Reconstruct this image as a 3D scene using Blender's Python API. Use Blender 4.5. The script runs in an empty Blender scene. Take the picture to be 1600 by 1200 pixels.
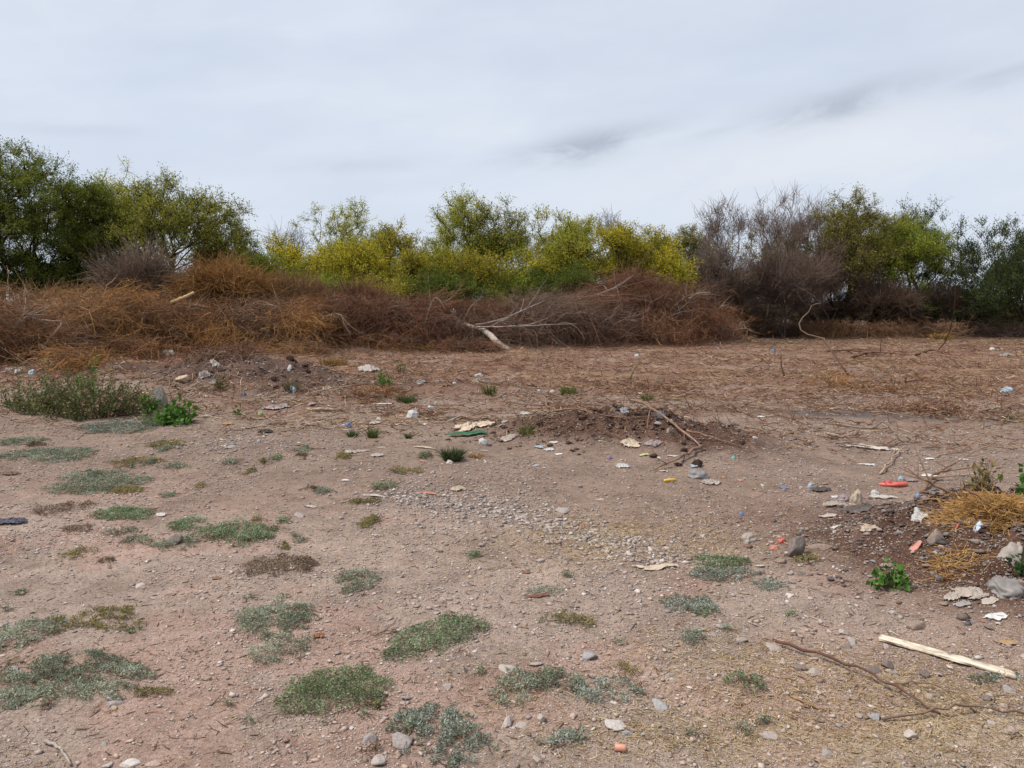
import bpy, math
import numpy as np
from math import radians as R

# ------------------------------------------------------------------ scene, camera, light
scene = bpy.context.scene
COL = scene.collection
scene.view_settings.view_transform = 'Standard'
scene.view_settings.look = 'None'
scene.view_settings.exposure = 0.72
scene.view_settings.gamma = 1.0

F = 1232.0                      # focal length in pixels of the 1600 px wide photograph
PITCH = R(6.0)
CAM = np.array([0.0, 0.0, 1.6])
cd = bpy.data.cameras.new('camera')
cd.sensor_width = 36.0
cd.lens = 36.0 * F / 1600.0
cd.clip_start = 0.05
cd.clip_end = 6000
cam = bpy.data.objects.new('camera', cd)
COL.objects.link(cam)
cam.location = CAM
cam.rotation_euler = (R(90) - PITCH, 0, 0)
scene.camera = cam

SUN_EL, SUN_AZ = R(58), R(-100)     # azimuth measured from +Y towards +X
sl = bpy.data.lights.new('sun', 'SUN')
sl.energy = 2.75
sl.angle = R(16)
sl.color = (1.0, 0.95, 0.87)
sun = bpy.data.objects.new('sun', sl)
COL.objects.link(sun)
sd = np.array([math.sin(SUN_AZ) * math.cos(SUN_EL), math.cos(SUN_AZ) * math.cos(SUN_EL), math.sin(SUN_EL)])
from mathutils import Vector
sun.rotation_euler = Vector((-sd[0], -sd[1], -sd[2])).to_track_quat('-Z', 'Y').to_euler()
sun.location = (-10, 0, 20)


class NT:
    """small node-tree writer"""
    def __init__(self, tree):
        self.t = tree
        self.t.nodes.clear()

    def n(self, kind, **kw):
        nd = self.t.nodes.new(kind)
        for k, v in kw.items():
            setattr(nd, k, v)
        return nd

    def l(self, a, b):
        self.t.links.new(a, b)

    def val(self, sock, v):
        if isinstance(v, bpy.types.NodeSocket):
            self.l(v, sock)
        else:
            sock.default_value = v

    def math(self, op, a, b=0.0, c=0.0, clamp=False):
        m = self.n('ShaderNodeMath', operation=op, use_clamp=clamp)
        self.val(m.inputs[0], a)
        self.val(m.inputs[1], b)
        if op in ('MULTIPLY_ADD',):
            self.val(m.inputs[2], c)
        return m.outputs[0]

    def mix(self, fac, a, b, mode='MIX'):
        m = self.n('ShaderNodeMix', data_type='RGBA', blend_type=mode)
        self.val(m.inputs[0], fac)
        self.val(m.inputs[6], a)
        self.val(m.inputs[7], b)
        return m.outputs[2]

    def noise(self, vec, scale, detail=4.0, rough=0.55, dist=0.0):
        m = self.n('ShaderNodeTexNoise')
        self.l(vec, m.inputs['Vector'])
        m.inputs['Scale'].default_value = scale
        m.inputs['Detail'].default_value = detail
        m.inputs['Roughness'].default_value = rough
        m.inputs['Distortion'].default_value = dist
        return m.outputs['Fac']

    def ramp(self, fac, stops):
        m = self.n('ShaderNodeValToRGB')
        self.l(fac, m.inputs[0])
        e = m.color_ramp.elements
        while len(e) < len(stops):
            e.new(0.5)
        for i, (p, c) in enumerate(stops):
            e[i].position = p
            e[i].color = (c[0], c[1], c[2], 1) if hasattr(c, '__len__') else (c, c, c, 1)
        return m.outputs[0]


# world: overcast sky (Nishita behind a cloud deck laid out over the sky's directions)
world = bpy.data.worlds.new('World')
scene.world = world
world.use_nodes = True
w = NT(world.node_tree)
sky = w.n('ShaderNodeTexSky', sky_type='NISHITA', sun_disc=False)
sky.sun_elevation = SUN_EL
sky.sun_rotation = SUN_AZ
sky.air_density = 1.0
sky.dust_density = 2.0
tc = w.n('ShaderNodeTexCoord')
sep = w.n('ShaderNodeSeparateXYZ')
w.l(tc.outputs['Generated'], sep.inputs[0])
X, Y, Z = sep.outputs
az = w.math('ARCTAN2', X, Y)
el = w.math('ARCSINE', Z)
comb = w.n('ShaderNodeCombineXYZ')
w.l(w.math('ADD', az, w.math('MULTIPLY', el, 0.6)), comb.inputs[0])
w.l(w.math('MULTIPLY', w.math('SUBTRACT', el, w.math('MULTIPLY', az, 0.16)), 3.2), comb.inputs[1])
soft = w.noise(comb.outputs[0], 2.1, 5.0, 0.5)
fine = w.noise(comb.outputs[0], 7.0, 6.0, 0.6, 0.6)
# broad tone of the deck
deck = w.ramp(soft, [(0.32, (4.45, 5.0, 6.0)), (0.50, (5.2, 5.65, 6.45)), (0.66, (5.75, 6.05, 6.55))])
# greyer towards +X high up
high = w.math('MULTIPLY', w.math('MULTIPLY_ADD', el, 2.4, -0.42, clamp=True), w.math('MULTIPLY_ADD', az, 1.2, 0.30, clamp=True), clamp=True)
det = w.noise(comb.outputs[0], 5.0, 7.0, 0.6, 0.5)
deck = w.mix(w.math('MULTIPLY_ADD', det, 1.6, -0.62, clamp=True), deck, (4.55, 5.0, 5.85, 1))
deck = w.mix(high, deck, (4.75, 5.1, 5.75, 1))
veil = w.math('MULTIPLY_ADD', el, -2.2, 0.62, clamp=True)
deck = w.mix(w.math('MULTIPLY', veil, 0.55), deck, (5.15, 5.7, 6.6, 1))


def streak(a0, e0, wa, we, tilt, amt):
    """one thin darker cloud bank low in the sky"""
    da = w.math('SUBTRACT', az, a0)
    de = w.math('SUBTRACT', w.math('SUBTRACT', el, e0), w.math('MULTIPLY', da, tilt))
    de = w.math('ADD', de, w.math('MULTIPLY', w.math('SUBTRACT', fine, 0.5), we * 1.8))
    q = w.math('ADD', w.math('POWER', w.math('ABSOLUTE', w.math('DIVIDE', da, wa)), 2.0),
               w.math('POWER', w.math('ABSOLUTE', w.math('DIVIDE', de, we)), 2.0))
    g = w.math('EXPONENT', w.math('MULTIPLY', q, -1.0))
    g = w.math('MULTIPLY', g, w.math('MULTIPLY_ADD', fine, 3.2, -0.72, clamp=True))
    return w.math('MULTIPLY', g, amt)


st = streak(R(5.5), R(10.9), R(5.2), R(0.95), 0.16, 1.0)
for args in ((R(22.0), R(12.6), R(5.6), R(1.0), 0.16, 1.0), (R(14.2), R(11.2), R(3.0), R(0.45), 0.15, 0.6), (R(32.5), R(13.4), R(4.5), R(0.5), 0.1, 0.7),
             (R(-11), R(9.4), R(5.0), R(0.55), 0.05, 0.28), (R(-28), R(10.5), R(5.0), R(0.4), 0.05, 0.22)):
    st = w.math('MAXIMUM', st, streak(*args))
deck = w.mix(w.math('MULTIPLY', st, 0.95, clamp=True), deck, (3.15, 3.5, 4.2, 1))
band = streak(R(22), R(9.6), R(17), R(2.6), 0.12, 0.7)
deck = w.mix(band, deck, (5.9, 6.1, 6.45, 1))
full = w.mix(0.93, sky.outputs[0], deck)
bg = w.n('ShaderNodeBackground')
w.l(full, bg.inputs[0])
bg.inputs[1].default_value = 0.0855
wo = w.n('ShaderNodeOutputWorld')
w.l(bg.outputs[0], wo.inputs[0])


# ------------------------------------------------------------------ helpers
def hash2(ix, iy, s):
    h = (ix.astype(np.int64) * 374761393 + iy.astype(np.int64) * 668265263 + s * 1442695041) & 0xFFFFFFFF
    h = ((h ^ (h >> 13)) * 1274126177) & 0xFFFFFFFF
    h = ((h ^ (h >> 16)) * 2246822519) & 0xFFFFFFFF
    return ((h ^ (h >> 15)) & 0xFFFFFF) / float(0xFFFFFF)


def vnoise(x, y, s=0):
    x = np.asarray(x, float)
    y = np.asarray(y, float)
    ix = np.floor(x)
    iy = np.floor(y)
    fx = x - ix
    fy = y - iy
    fx = fx * fx * fx * (fx * (fx * 6 - 15) + 10)
    fy = fy * fy * fy * (fy * (fy * 6 - 15) + 10)
    a = hash2(ix, iy, s)
    b = hash2(ix + 1, iy, s)
    c = hash2(ix, iy + 1, s)
    d = hash2(ix + 1, iy + 1, s)
    return (a + (b - a) * fx) * (1 - fy) + (c + (d - c) * fx) * fy


def fbm(x, y, o=4, s=0):
    t = 0
    a = 0.5
    n = 0
    for i in range(o):
        t = t + a * vnoise(np.asarray(x) * 2 ** i + 17.3 * i, np.asarray(y) * 2 ** i - 9.1 * i, s + i)
        n += a
        a *= 0.5
    return t / n


def unit(v):
    return v / np.maximum(np.linalg.norm(v, axis=-1, keepdims=True), 1e-9)


def ss(a, b, x):
    t = np.clip((x - a) / (b - a), 0, 1)
    return t * t * (3 - 2 * t)


def bump(x, y, cx, cy, rx, ry, rot=0.0):
    c, s = math.cos(rot), math.sin(rot)
    u = ((x - cx) * c + (y - cy) * s) / rx
    v = (-(x - cx) * s + (y - cy) * c) / ry
    return np.exp(-(u * u + v * v))


def berm_y(x):
    """where the bank of pushed up earth under the cleared brush runs"""
    return 25.0 + 3.5 * ss(-8, 2, x) + 2.0 * ss(2, 9, x)


def mounds(x, y):
    m_left = bump(x, y, -4.9, 14.6, 1.7, 1.1) * 0.50 + bump(x, y, -8.5, 16.5, 2.2, 1.0) * 0.25 + bump(x, y, -1.2, 14.0, 1.6, 0.8) * 0.15 + bump(x, y, -3.5, 13.0, 1.4, 0.8) * 0.15
    m_mid = bump(x, y, 1.25, 9.2, 1.45, 0.62, -0.25) * 0.30 + bump(x, y, 2.15, 8.2, 0.7, 0.5) * 0.10
    m_right = bump(x, y, 3.1, 4.9, 0.85, 0.75, 0.2) * 0.36 + bump(x, y, 2.85, 4.15, 0.5, 0.4) * 0.10
    m_bush = bump(x, y, -7.5, 13.5, 2.6, 1.1) * 0.22
    return m_left, m_mid, m_right, m_bush


def H(x, y):
    """height of the ground"""
    x = np.asarray(x, float)
    y = np.asarray(y, float)
    near = 1 - ss(30, 60, np.hypot(x, y))
    h = (fbm(x * 0.33, y * 0.33, 3, 3) - 0.5) * 0.10 * near
    h = h + (fbm(x * 2.2, y * 2.2, 3, 11) - 0.5) * 0.06 * near
    h = h + (fbm(x * 11, y * 11, 3, 23) - 0.5) * 0.016 * near
    a, b, c, d = mounds(x, y)
    rough = np.clip(a * 2.5 + b * 4 + c * 3, 0, 1)
    h = h + a + b + c + d + rough * ((fbm(x * 6, y * 6, 4, 31) - 0.45) * 0.26 + (fbm(x * 15, y * 15, 3, 37) - 0.5) * 0.07)
    berm = np.exp(-((y - berm_y(x) - 1.2) / 2.0) ** 2) * (1 - ss(7, 10.5, x)) * (0.75 + 0.5 * (fbm(x * 0.7, y * 0.7, 2, 41)))
    h = h + berm * 0.70
    far = ss(11, 15, y) * (1 - ss(24, 30, y))
    h = h + far * (fbm(x * 1.1, y * 2.5, 3, 51) - 0.5) * 0.14
    h = h - 0.03 * bump(x, y, -1.4, 4.2, 1.6, 1.2)
    return h


def ray(px, py):
    u = (px - 800.0) / F
    v = (600.0 - py) / F
    return np.array([u, math.cos(PITCH) + v * math.sin(PITCH), -math.sin(PITCH) + v * math.cos(PITCH)])


TT = np.concatenate([np.linspace(1.5, 12, 900), np.linspace(12, 60, 1200)[1:]])


def at(px, py):
    """the point of the ground seen at a place of the photograph"""
    d = ray(px, py)
    P = CAM + TT[:, None] * d
    below = P[:, 2] < H(P[:, 0], P[:, 1])
    i = int(np.argmax(below)) if below.any() else len(TT) - 1
    p = P[i]
    return np.array([p[0], p[1], float(H(p[0], p[1]))])


def at_depth(px, py, Yd):
    d = ray(px, py)
    return CAM + d * (Yd / d[1])


def width(px, p):
    return px / F * p[1]


def new_obj(name, data, parent=None, loc=None):
    o = bpy.data.objects.new(name, data)
    COL.objects.link(o)
    if parent is not None:
        o.parent = parent
    if loc is not None:
        o.location = loc
    return o


def tag(o, label=None, cat=None, group=None, kind=None):
    if label:
        o['label'] = label
    if cat:
        o['category'] = cat
    if group:
        o['group'] = group
    if kind:
        o['kind'] = kind
    return o


def empty(name, loc, label, cat, group=None):
    o = new_obj(name, None, None, tuple(loc))
    o.empty_display_size = 0.2
    return tag(o, label, cat, group)


def make_mesh(name, V, faces, mat, col=None, smooth=False):
    """faces: list of (n,k) index arrays; col: per-vertex RGB albedo"""
    if isinstance(faces, np.ndarray):
        faces = [faces]
    faces = [np.asarray(f, np.int32) for f in faces if len(f)]
    me = bpy.data.meshes.new(name)
    V = np.asarray(V, np.float32)
    me.vertices.add(len(V))
    me.vertices.foreach_set('co', V.ravel())
    nl = sum(f.size for f in faces)
    nf = sum(len(f) for f in faces)
    me.loops.add(nl)
    me.polygons.add(nf)
    me.loops.foreach_set('vertex_index', np.concatenate([f.ravel() for f in faces]))
    tot = np.concatenate([np.full(len(f), f.shape[1], np.int32) for f in faces])
    start = np.concatenate([[0], np.cumsum(tot)[:-1]]).astype(np.int32)
    me.polygons.foreach_set('loop_start', start)
    me.polygons.foreach_set('loop_total', tot)
    if smooth:
        me.polygons.foreach_set('use_smooth', np.ones(nf, bool))
    me.update(calc_edges=True)
    if col is not None:
        a = me.attributes.new('col', 'FLOAT_COLOR', 'POINT')
        c = np.ones((len(V), 4), np.float32)
        c[:, :3] = np.clip(col, 0, 1)
        a.data.foreach_set('color', c.ravel())
    if mat is not None:
        me.materials.append(mat)
    return me


def tubes(P, Rad, sides=3, rng=None, cap=False):
    """P (N,K,3) centre lines, Rad (N,K): verts, faces, verts per tube"""
    N, K, _ = P.shape
    T = unit(np.gradient(P, axis=1))
    ref = unit((rng or np.random.default_rng(1)).normal(size=(N, 1, 3)))
    U = unit(np.cross(T, ref))
    W = np.cross(T, U)
    ang = np.arange(sides) * 2 * np.pi / sides
    V = P[:, :, None, :] + Rad[:, :, None, None] * (np.cos(ang)[None, None, :, None] * U[:, :, None, :] + np.sin(ang)[None, None, :, None] * W[:, :, None, :])
    idx = np.arange(N * K * sides).reshape(N, K, sides)
    a = idx[:, :-1, :]
    b = np.roll(a, -1, axis=2)
    d = idx[:, 1:, :]
    c = np.roll(d, -1, axis=2)
    Q = np.stack([a, b, c, d], -1).reshape(-1, 4)
    faces = [Q]
    if cap:
        faces.append(idx[:, 0, ::-1].reshape(N, sides))
        faces.append(idx[:, -1, :].reshape(N, sides))
    return V.reshape(-1, 3), faces, K * sides


def leaves(C, D, L, Wd, rng, flat=None):
    """diamond leaves: base C, direction D, length L, width Wd"""
    D = unit(D)
    r = rng.normal(size=D.shape)
    if flat is not None:
        r = r * (1 - flat) + np.array([0, 0, 1.0]) * flat * 3
    S = unit(np.cross(D, r))
    L = L[:, None]
    Wd = Wd[:, None]
    up = np.cross(S, D)
    V = np.stack([C, C + D * L * 0.45 + S * Wd * 0.5 + up * Wd * 0.12, C + D * L, C + D * L * 0.45 - S * Wd * 0.5 + up * Wd * 0.12], 1)
    n = len(C)
    return V.reshape(-1, 3), np.arange(4 * n).reshape(n, 4)


def curve_pts(pts, n):
    """Catmull-Rom through points"""
    pts = np.asarray(pts, float)
    P = np.vstack([2 * pts[0] - pts[1], pts, 2 * pts[-1] - pts[-2]])
    t = np.linspace(0, len(pts) - 1 - 1e-6, n)
    i = t.astype(int)
    f = (t - i)[:, None]
    p0, p1, p2, p3 = P[i], P[i + 1], P[i + 2], P[i + 3]
    return 0.5 * ((2 * p1) + (-p0 + p2) * f + (2 * p0 - 5 * p1 + 4 * p2 - p3) * f ** 2 + (-p0 + 3 * p1 - 3 * p2 + p3) * f ** 3)


def icosphere(sub):
    t = (1 + 5 ** 0.5) / 2
    V = [(-1, t, 0), (1, t, 0), (-1, -t, 0), (1, -t, 0), (0, -1, t), (0, 1, t), (0, -1, -t), (0, 1, -t), (t, 0, -1), (t, 0, 1), (-t, 0, -1), (-t, 0, 1)]
    Fs = [(0, 11, 5), (0, 5, 1), (0, 1, 7), (0, 7, 10), (0, 10, 11), (1, 5, 9), (5, 11, 4), (11, 10, 2), (10, 7, 6), (7, 1, 8),
          (3, 9, 4), (3, 4, 2), (3, 2, 6), (3, 6, 8), (3, 8, 9), (4, 9, 5), (2, 4, 11), (6, 2, 10), (8, 6, 7), (9, 8, 1)]
    V = [np.array(v) / np.linalg.norm(v) for v in V]
    for _ in range(sub):
        cache = {}
        out = []

        def mid(a, b):
            k = (min(a, b), max(a, b))
            if k not in cache:
                m = V[a] + V[b]
                V.append(m / np.linalg.norm(m))
                cache[k] = len(V) - 1
            return cache[k]
        for a, b, c in Fs:
            ab, bc, ca = mid(a, b), mid(b, c), mid(c, a)
            out += [(a, ab, ca), (b, bc, ab), (c, ca, bc), (ab, bc, ca)]
        Fs = out
    return np.array(V), np.array(Fs)


# ------------------------------------------------------------------ materials
def mat_new(name):
    m = bpy.data.materials.new(name)
    m.use_nodes = True
    return m, NT(m.node_tree)


def mat_attr(name, rough=0.85, spec=0.2, trans=0.0, nscale=0.0, namt=0.0, bump_s=0.0, source='attr'):
    """colour from the 'col' attribute (or the object's colour), varied by noise; optional light coming through"""
    m, t = mat_new(name)
    if source == 'attr':
        a = t.n('ShaderNodeAttribute', attribute_name='col')
        c = a.outputs['Color']
    else:
        a = t.n('ShaderNodeObjectInfo')
        c = a.outputs['Color']
    co = t.n('ShaderNodeTexCoord')
    if nscale:
        nz = t.noise(co.outputs['Object'], nscale, 5.0, 0.6)
        c = t.mix(1.0, c, t.ramp(nz, [(0.28, 1 - namt), (0.5, 1.0), (0.72, 1 + namt)]), 'MULTIPLY')
    p = t.n('ShaderNodeBsdfPrincipled')
    t.l(c, p.inputs['Base Color'])
    p.inputs['Roughness'].default_value = rough
    p.inputs['Specular IOR Level'].default_value = spec
    if bump_s:
        b = t.n('ShaderNodeBump')
        b.inputs['Strength'].default_value = bump_s
        b.inputs['Distance'].default_value = 0.004
        t.l(t.noise(co.outputs['Object'], nscale * 2.0, 6.0, 0.65), b.inputs['Height'])
        t.l(b.outputs[0], p.inputs['Normal'])
    o = t.n('ShaderNodeOutputMaterial')
    if trans:
        tr = t.n('ShaderNodeBsdfTranslucent')
        t.l(c, tr.inputs[0])
        mx = t.n('ShaderNodeMixShader')
        mx.inputs[0].default_value = trans
        t.l(p.outputs[0], mx.inputs[1])
        t.l(tr.outputs[0], mx.inputs[2])
        t.l(mx.outputs[0], o.inputs[0])
    else:
        t.l(p.outputs[0], o.inputs[0])
    return m


M_LEAF = mat_attr('leaf', 0.75, 0.06, trans=0.42)
M_WEED = mat_attr('weed_leaf', 0.8, 0.08, trans=0.25)
M_BARK = mat_attr('bark', 0.9, 0.1, nscale=14, namt=0.35)
M_TWIG = mat_attr('dry_twig', 0.9, 0.05, nscale=5, namt=0.15)
M_STRAW = mat_attr('dry_straw', 0.75, 0.2)
M_GRAVEL = mat_attr('gravel_stone', 0.9, 0.15, nscale=40, namt=0.2)
M_STONE = mat_attr('stone', 0.92, 0.15, nscale=5, namt=0.3, bump_s=0.6, source='object')
M_CLOD = mat_attr('earth_clod', 0.98, 0.05, nscale=6, namt=0.4, bump_s=1.0, source='object')
M_FILM = mat_attr('plastic_film', 0.45, 0.35, trans=0.3, nscale=2.2, namt=0.18, source='object')
M_CLOTH = mat_attr('cloth', 0.9, 0.1, trans=0.1, nscale=3.0, namt=0.28, source='object')
M_PAPER = mat_attr('paper', 0.85, 0.1, trans=0.1, nscale=2.5, namt=0.22, source='object')
M_HARD = mat_attr('hard_plastic', 0.5, 0.35, nscale=3.0, namt=0.12, source='object')
M_WOOD = mat_attr('cut_wood', 0.8, 0.15, nscale=9.0, namt=0.14, source='object')


def wood_material():
    m, t = mat_new('weathered_wood')
    a = t.n('ShaderNodeObjectInfo')
    co = t.n('ShaderNodeTexCoord')
    mp = t.n('ShaderNodeMapping')
    mp.inputs['Scale'].default_value = (5.0, 90.0, 90.0)
    t.l(co.outputs['Object'], mp.inputs['Vector'])
    g = t.noise(mp.outputs[0], 1.0, 6.0, 0.65, 0.4)
    st = t.noise(co.outputs['Object'], 18.0, 5.0, 0.7)
    c = t.mix(1.0, a.outputs['Color'], t.ramp(g, [(0.30, (0.42, 0.35, 0.29)), (0.50, (0.92, 0.89, 0.85)), (0.7, (1.12, 1.12, 1.12))]), 'MULTIPLY')
    c = t.mix(1.0, c, t.ramp(st, [(0.30, (0.62, 0.55, 0.48)), (0.46, (1, 1, 1))]), 'MULTIPLY')
    p = t.n('ShaderNodeBsdfPrincipled')
    t.l(c, p.inputs['Base Color'])
    p.inputs['Roughness'].default_value = 0.85
    p.inputs['Specular IOR Level'].default_value = 0.15
    b = t.n('ShaderNodeBump')
    b.inputs['Strength'].default_value = 0.5
    b.inputs['Distance'].default_value = 0.002
    t.l(g, b.inputs['Height'])
    t.l(b.outputs[0], p.inputs['Normal'])
    o = t.n('ShaderNodeOutputMaterial')
    t.l(p.outputs[0], o.inputs[0])
    return m


M_WOOD = wood_material()


def ground_material():
    m, t = mat_new('earth')
    a = t.n('ShaderNodeAttribute', attribute_name='col')
    g = t.n('ShaderNodeNewGeometry')
    pos = g.outputs['Position']
    c = a.outputs['Color']
    n1 = t.noise(pos, 1.7, 6.0, 0.6)
    n2 = t.noise(pos, 9.0, 6.0, 0.65)
    n3 = t.noise(pos, 55.0, 5.0, 0.7)
    n4 = t.noise(pos, 220.0, 3.0, 0.7)
    c = t.mix(1.0, c, t.ramp(n1, [(0.3, (0.76, 0.73, 0.71)), (0.5, (1, 1, 1)), (0.7, (1.16, 1.17, 1.18))]), 'MULTIPLY')
    c = t.mix(1.0, c, t.ramp(n2, [(0.3, (0.78, 0.76, 0.75)), (0.5, (1, 1, 1)), (0.72, (1.16, 1.15, 1.14))]), 'MULTIPLY')
    c = t.mix(1.0, c, t.ramp(n3, [(0.32, (0.62, 0.60, 0.60)), (0.5, (1, 1, 1)), (0.70, (1.28, 1.28, 1.28))]), 'MULTIPLY')
    c = t.mix(1.0, c, t.ramp(n4, [(0.30, (0.70, 0.70, 0.70)), (0.52, (1, 1, 1)), (0.72, (1.3, 1.3, 1.3))]), 'MULTIPLY')
    # grit: small pale and dark grains lying in the soil
    v = t.n('ShaderNodeTexVoronoi', feature='F1')
    t.l(pos, v.inputs['Vector'])
    v.inputs['Scale'].default_value = 85.0
    grain = t.math('LESS_THAN', v.outputs['Distance'], 0.33)
    sepc = t.n('ShaderNodeSeparateColor')
    t.l(v.outputs['Color'], sepc.inputs[0])
    pick = t.math('GREATER_THAN', sepc.outputs[0], 0.66)
    gc = t.ramp(sepc.outputs[1], [(0.0, (0.16, 0.12, 0.10)), (0.45, (0.34, 0.27, 0.23)), (0.8, (0.46, 0.40, 0.36)), (1.0, (0.60, 0.56, 0.52))])
    c = t.mix(t.math('MULTIPLY', t.math('MULTIPLY', grain, pick), 0.75), c, gc)
    p = t.n('ShaderNodeBsdfPrincipled')
    t.l(c, p.inputs['Base Color'])
    p.inputs['Roughness'].default_value = 0.97
    p.inputs['Specular IOR Level'].default_value = 0.1
    h = t.math('ADD', t.math('MULTIPLY', n3, 0.6), t.math('MULTIPLY', n4, 0.25))
    h = t.math('ADD', h, t.math('MULTIPLY', t.math('MULTIPLY', grain, pick), 0.35))
    h = t.math('ADD', h, t.math('MULTIPLY', n2, 1.6))
    b = t.n('ShaderNodeBump')
    b.inputs['Strength'].default_value = 0.9
    b.inputs['Distance'].default_value = 0.018
    t.l(h, b.inputs['Height'])
    t.l(b.outputs[0], p.inputs['Normal'])
    o = t.n('ShaderNodeOutputMaterial')
    t.l(p.outputs[0], o.inputs[0])
    return m


# ------------------------------------------------------------------ ground
def soil(x, y):
    """albedo of the bare soil"""
    C = lambda *v: np.array(v)[None, :]
    n = fbm(x * 0.5, y * 0.5, 4, 61)
    n2 = fbm(x * 2.3, y * 2.3, 4, 67)
    n3 = fbm(x * 0.9 + 30, y * 1.6, 4, 71)
    w1 = lambda f: f[:, None]
    pink = C(0.345, 0.236, 0.190)
    beige = C(0.320, 0.242, 0.198)
    mid = C(0.235, 0.168, 0.132)
    red = C(0.180, 0.096, 0.064)
    dark = C(0.098, 0.054, 0.038)
    tan = C(0.30, 0.205, 0.115)
    c = pink + (beige - pink) * w1(ss(0.42, 0.62, n2 + 0.25 * bump(x, y, -0.2, 4.6, 1.6, 1.0)))
    lim = y - 0.35 * x + (n - 0.5) * 3.2          # the cleared part begins beyond a slanting line
    c = c + (mid - c) * w1(ss(5.0, 7.2, lim + 0.55 * x))
    c = c + (red - c) * w1(ss(10.5, 14.5, y + 0.12 * x + (n3 - 0.5) * 6) * 0.85)
    c = c + (tan - c) * w1(ss(0.54, 0.70, n3) * ss(11, 16, y) * 0.40)
    c = c + (beige * 0.85 - c) * w1(ss(0.56, 0.70, fbm(x * 1.1 + 9, y * 1.3, 3, 77)) * ss(7, 10, y) * 0.45)
    a, b, cc, d = mounds(x, y)
    br = ss(0.30, 0.62, n2 * 0.5 + np.clip(a * 1.6, 0, 1) * 0.7)
    c = c + (C(0.105, 0.064, 0.050) - c) * w1(np.clip(br * 1.8 + 0.35, 0, 1) * np.clip(a * 8 - 0.4, 0, 1))
    c = c + (dark - c) * w1(np.clip(b * 9 - 0.2, 0, 1) * ss(0.18, 0.42, n2 + 0.1))
    c = c + (dark * 1.7 - c) * w1(np.clip(1.3 * bump(x, y, 2.5, 5.6, 0.95, 0.75, 0.3), 0, 1) * ss(0.30, 0.55, n2 + 0.08) * 0.85)
    # stony brown ground with chaff
    rf = ss(0.6, 2.0, x - 0.25 * (y - 3)) * (1 - ss(5.5, 7.5, y))
    c = c + (C(0.300, 0.225, 0.180) - c) * w1(rf * 0.6 * (1 - np.clip(cc * 4, 0, 1)))
    c = c + (C(0.37, 0.28, 0.17) - c) * w1(bump(x, y, 1.45, 2.95, 0.75, 0.35, 0.1) * ss(0.3, 0.55, n2) * 0.75)
    c = c + (C(0.34, 0.225, 0.10) - c) * w1(bump(x, y, 0.75, 5.2, 0.6, 0.45, -0.5) * ss(0.4, 0.6, n2) * 0.55)
    c = c + (dark * 1.0 - c) * w1(np.clip(cc * 14 - 0.1, 0, 1) * ss(0.12, 0.36, n2 + 0.1))
    # trace of ash
    c = c + (C(0.085, 0.07, 0.066) - c) * w1(bump(x, y, 4.95, 11.1, 1.9, 0.40, -0.32) * ss(0.22, 0.5, n2) * 0.9)
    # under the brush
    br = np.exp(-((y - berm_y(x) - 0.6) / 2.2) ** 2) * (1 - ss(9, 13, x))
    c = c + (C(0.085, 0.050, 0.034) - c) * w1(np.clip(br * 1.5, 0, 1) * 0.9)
    c = c + (C(0.11, 0.08, 0.05) - c) * w1(ss(28, 34, y) * 0.85)
    return c


def axis_x():
    xs = [0.0]
    while xs[-1] < 2500:
        v = xs[-1]
        xs.append(v + 0.024 + 0.012 * max(0, v - 1.8) + (0.25 * (v - 16) if v > 16 else 0))
    xs = np.array(xs)
    return np.concatenate([-xs[:0:-1], xs])


def axis_y():
    ys = [1.6]
    while ys[-1] < 4500:
        v = ys[-1]
        ys.append(v + 0.020 + 0.0075 * max(0, v - 2) + (0.25 * (v - 42) if v > 42 else 0))
    back = [1.6]
    while back[-1] > -60:
        back.append(back[-1] - 0.05 - 0.25 * (1.6 - back[-1]))
    return np.concatenate([np.array(back[:0:-1]), np.array(ys)])


gx, gy = axis_x(), axis_y()
GX, GY = np.meshgrid(gx, gy)
fx, fy = GX.ravel(), GY.ravel()
GV = np.stack([fx, fy, H(fx, fy)], 1)
nx, ny = len(gx), len(gy)
gi = np.arange(nx * ny).reshape(ny, nx)
GQ = np.stack([gi[:-1, :-1], gi[:-1, 1:], gi[1:, 1:], gi[1:, :-1]], -1).reshape(-1, 4)
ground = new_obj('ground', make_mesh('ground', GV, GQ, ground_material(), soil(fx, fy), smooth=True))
tag(ground, 'bare stony dirt lot cleared of scrub', kind='structure')


# ------------------------------------------------------------------ trees
LEAFC = {
    'dark': [(0.071, 0.103, 0.024), (0.146, 0.183, 0.032), (0.273, 0.267, 0.043)],
    'olive': [(0.111, 0.136, 0.026), (0.230, 0.233, 0.039), (0.399, 0.359, 0.065)],
    'pale': [(0.170, 0.200, 0.029), (0.328, 0.340, 0.047), (0.566, 0.521, 0.093)],
    'yellow': [(0.182, 0.218, 0.029), (0.454, 0.429, 0.032), (0.776, 0.657, 0.032)],
    'yellowgreen': [(0.133, 0.183, 0.026), (0.339, 0.325, 0.032), (0.677, 0.537, 0.035)],
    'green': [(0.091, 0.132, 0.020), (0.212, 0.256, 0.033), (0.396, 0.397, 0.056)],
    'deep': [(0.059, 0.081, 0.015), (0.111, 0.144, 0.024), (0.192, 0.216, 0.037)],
    'blue': [(0.036, 0.057, 0.022), (0.068, 0.095, 0.032), (0.134, 0.152, 0.050)],
    'brownish': [(0.119, 0.118, 0.032), (0.221, 0.199, 0.046), (0.349, 0.302, 0.073)],
}
BARKC = {'grey': (0.085, 0.068, 0.055), 'dark': (0.040, 0.032, 0.026), 'pale': (0.20, 0.165, 0.135), 'brown': (0.085, 0.052, 0.036)}


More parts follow.
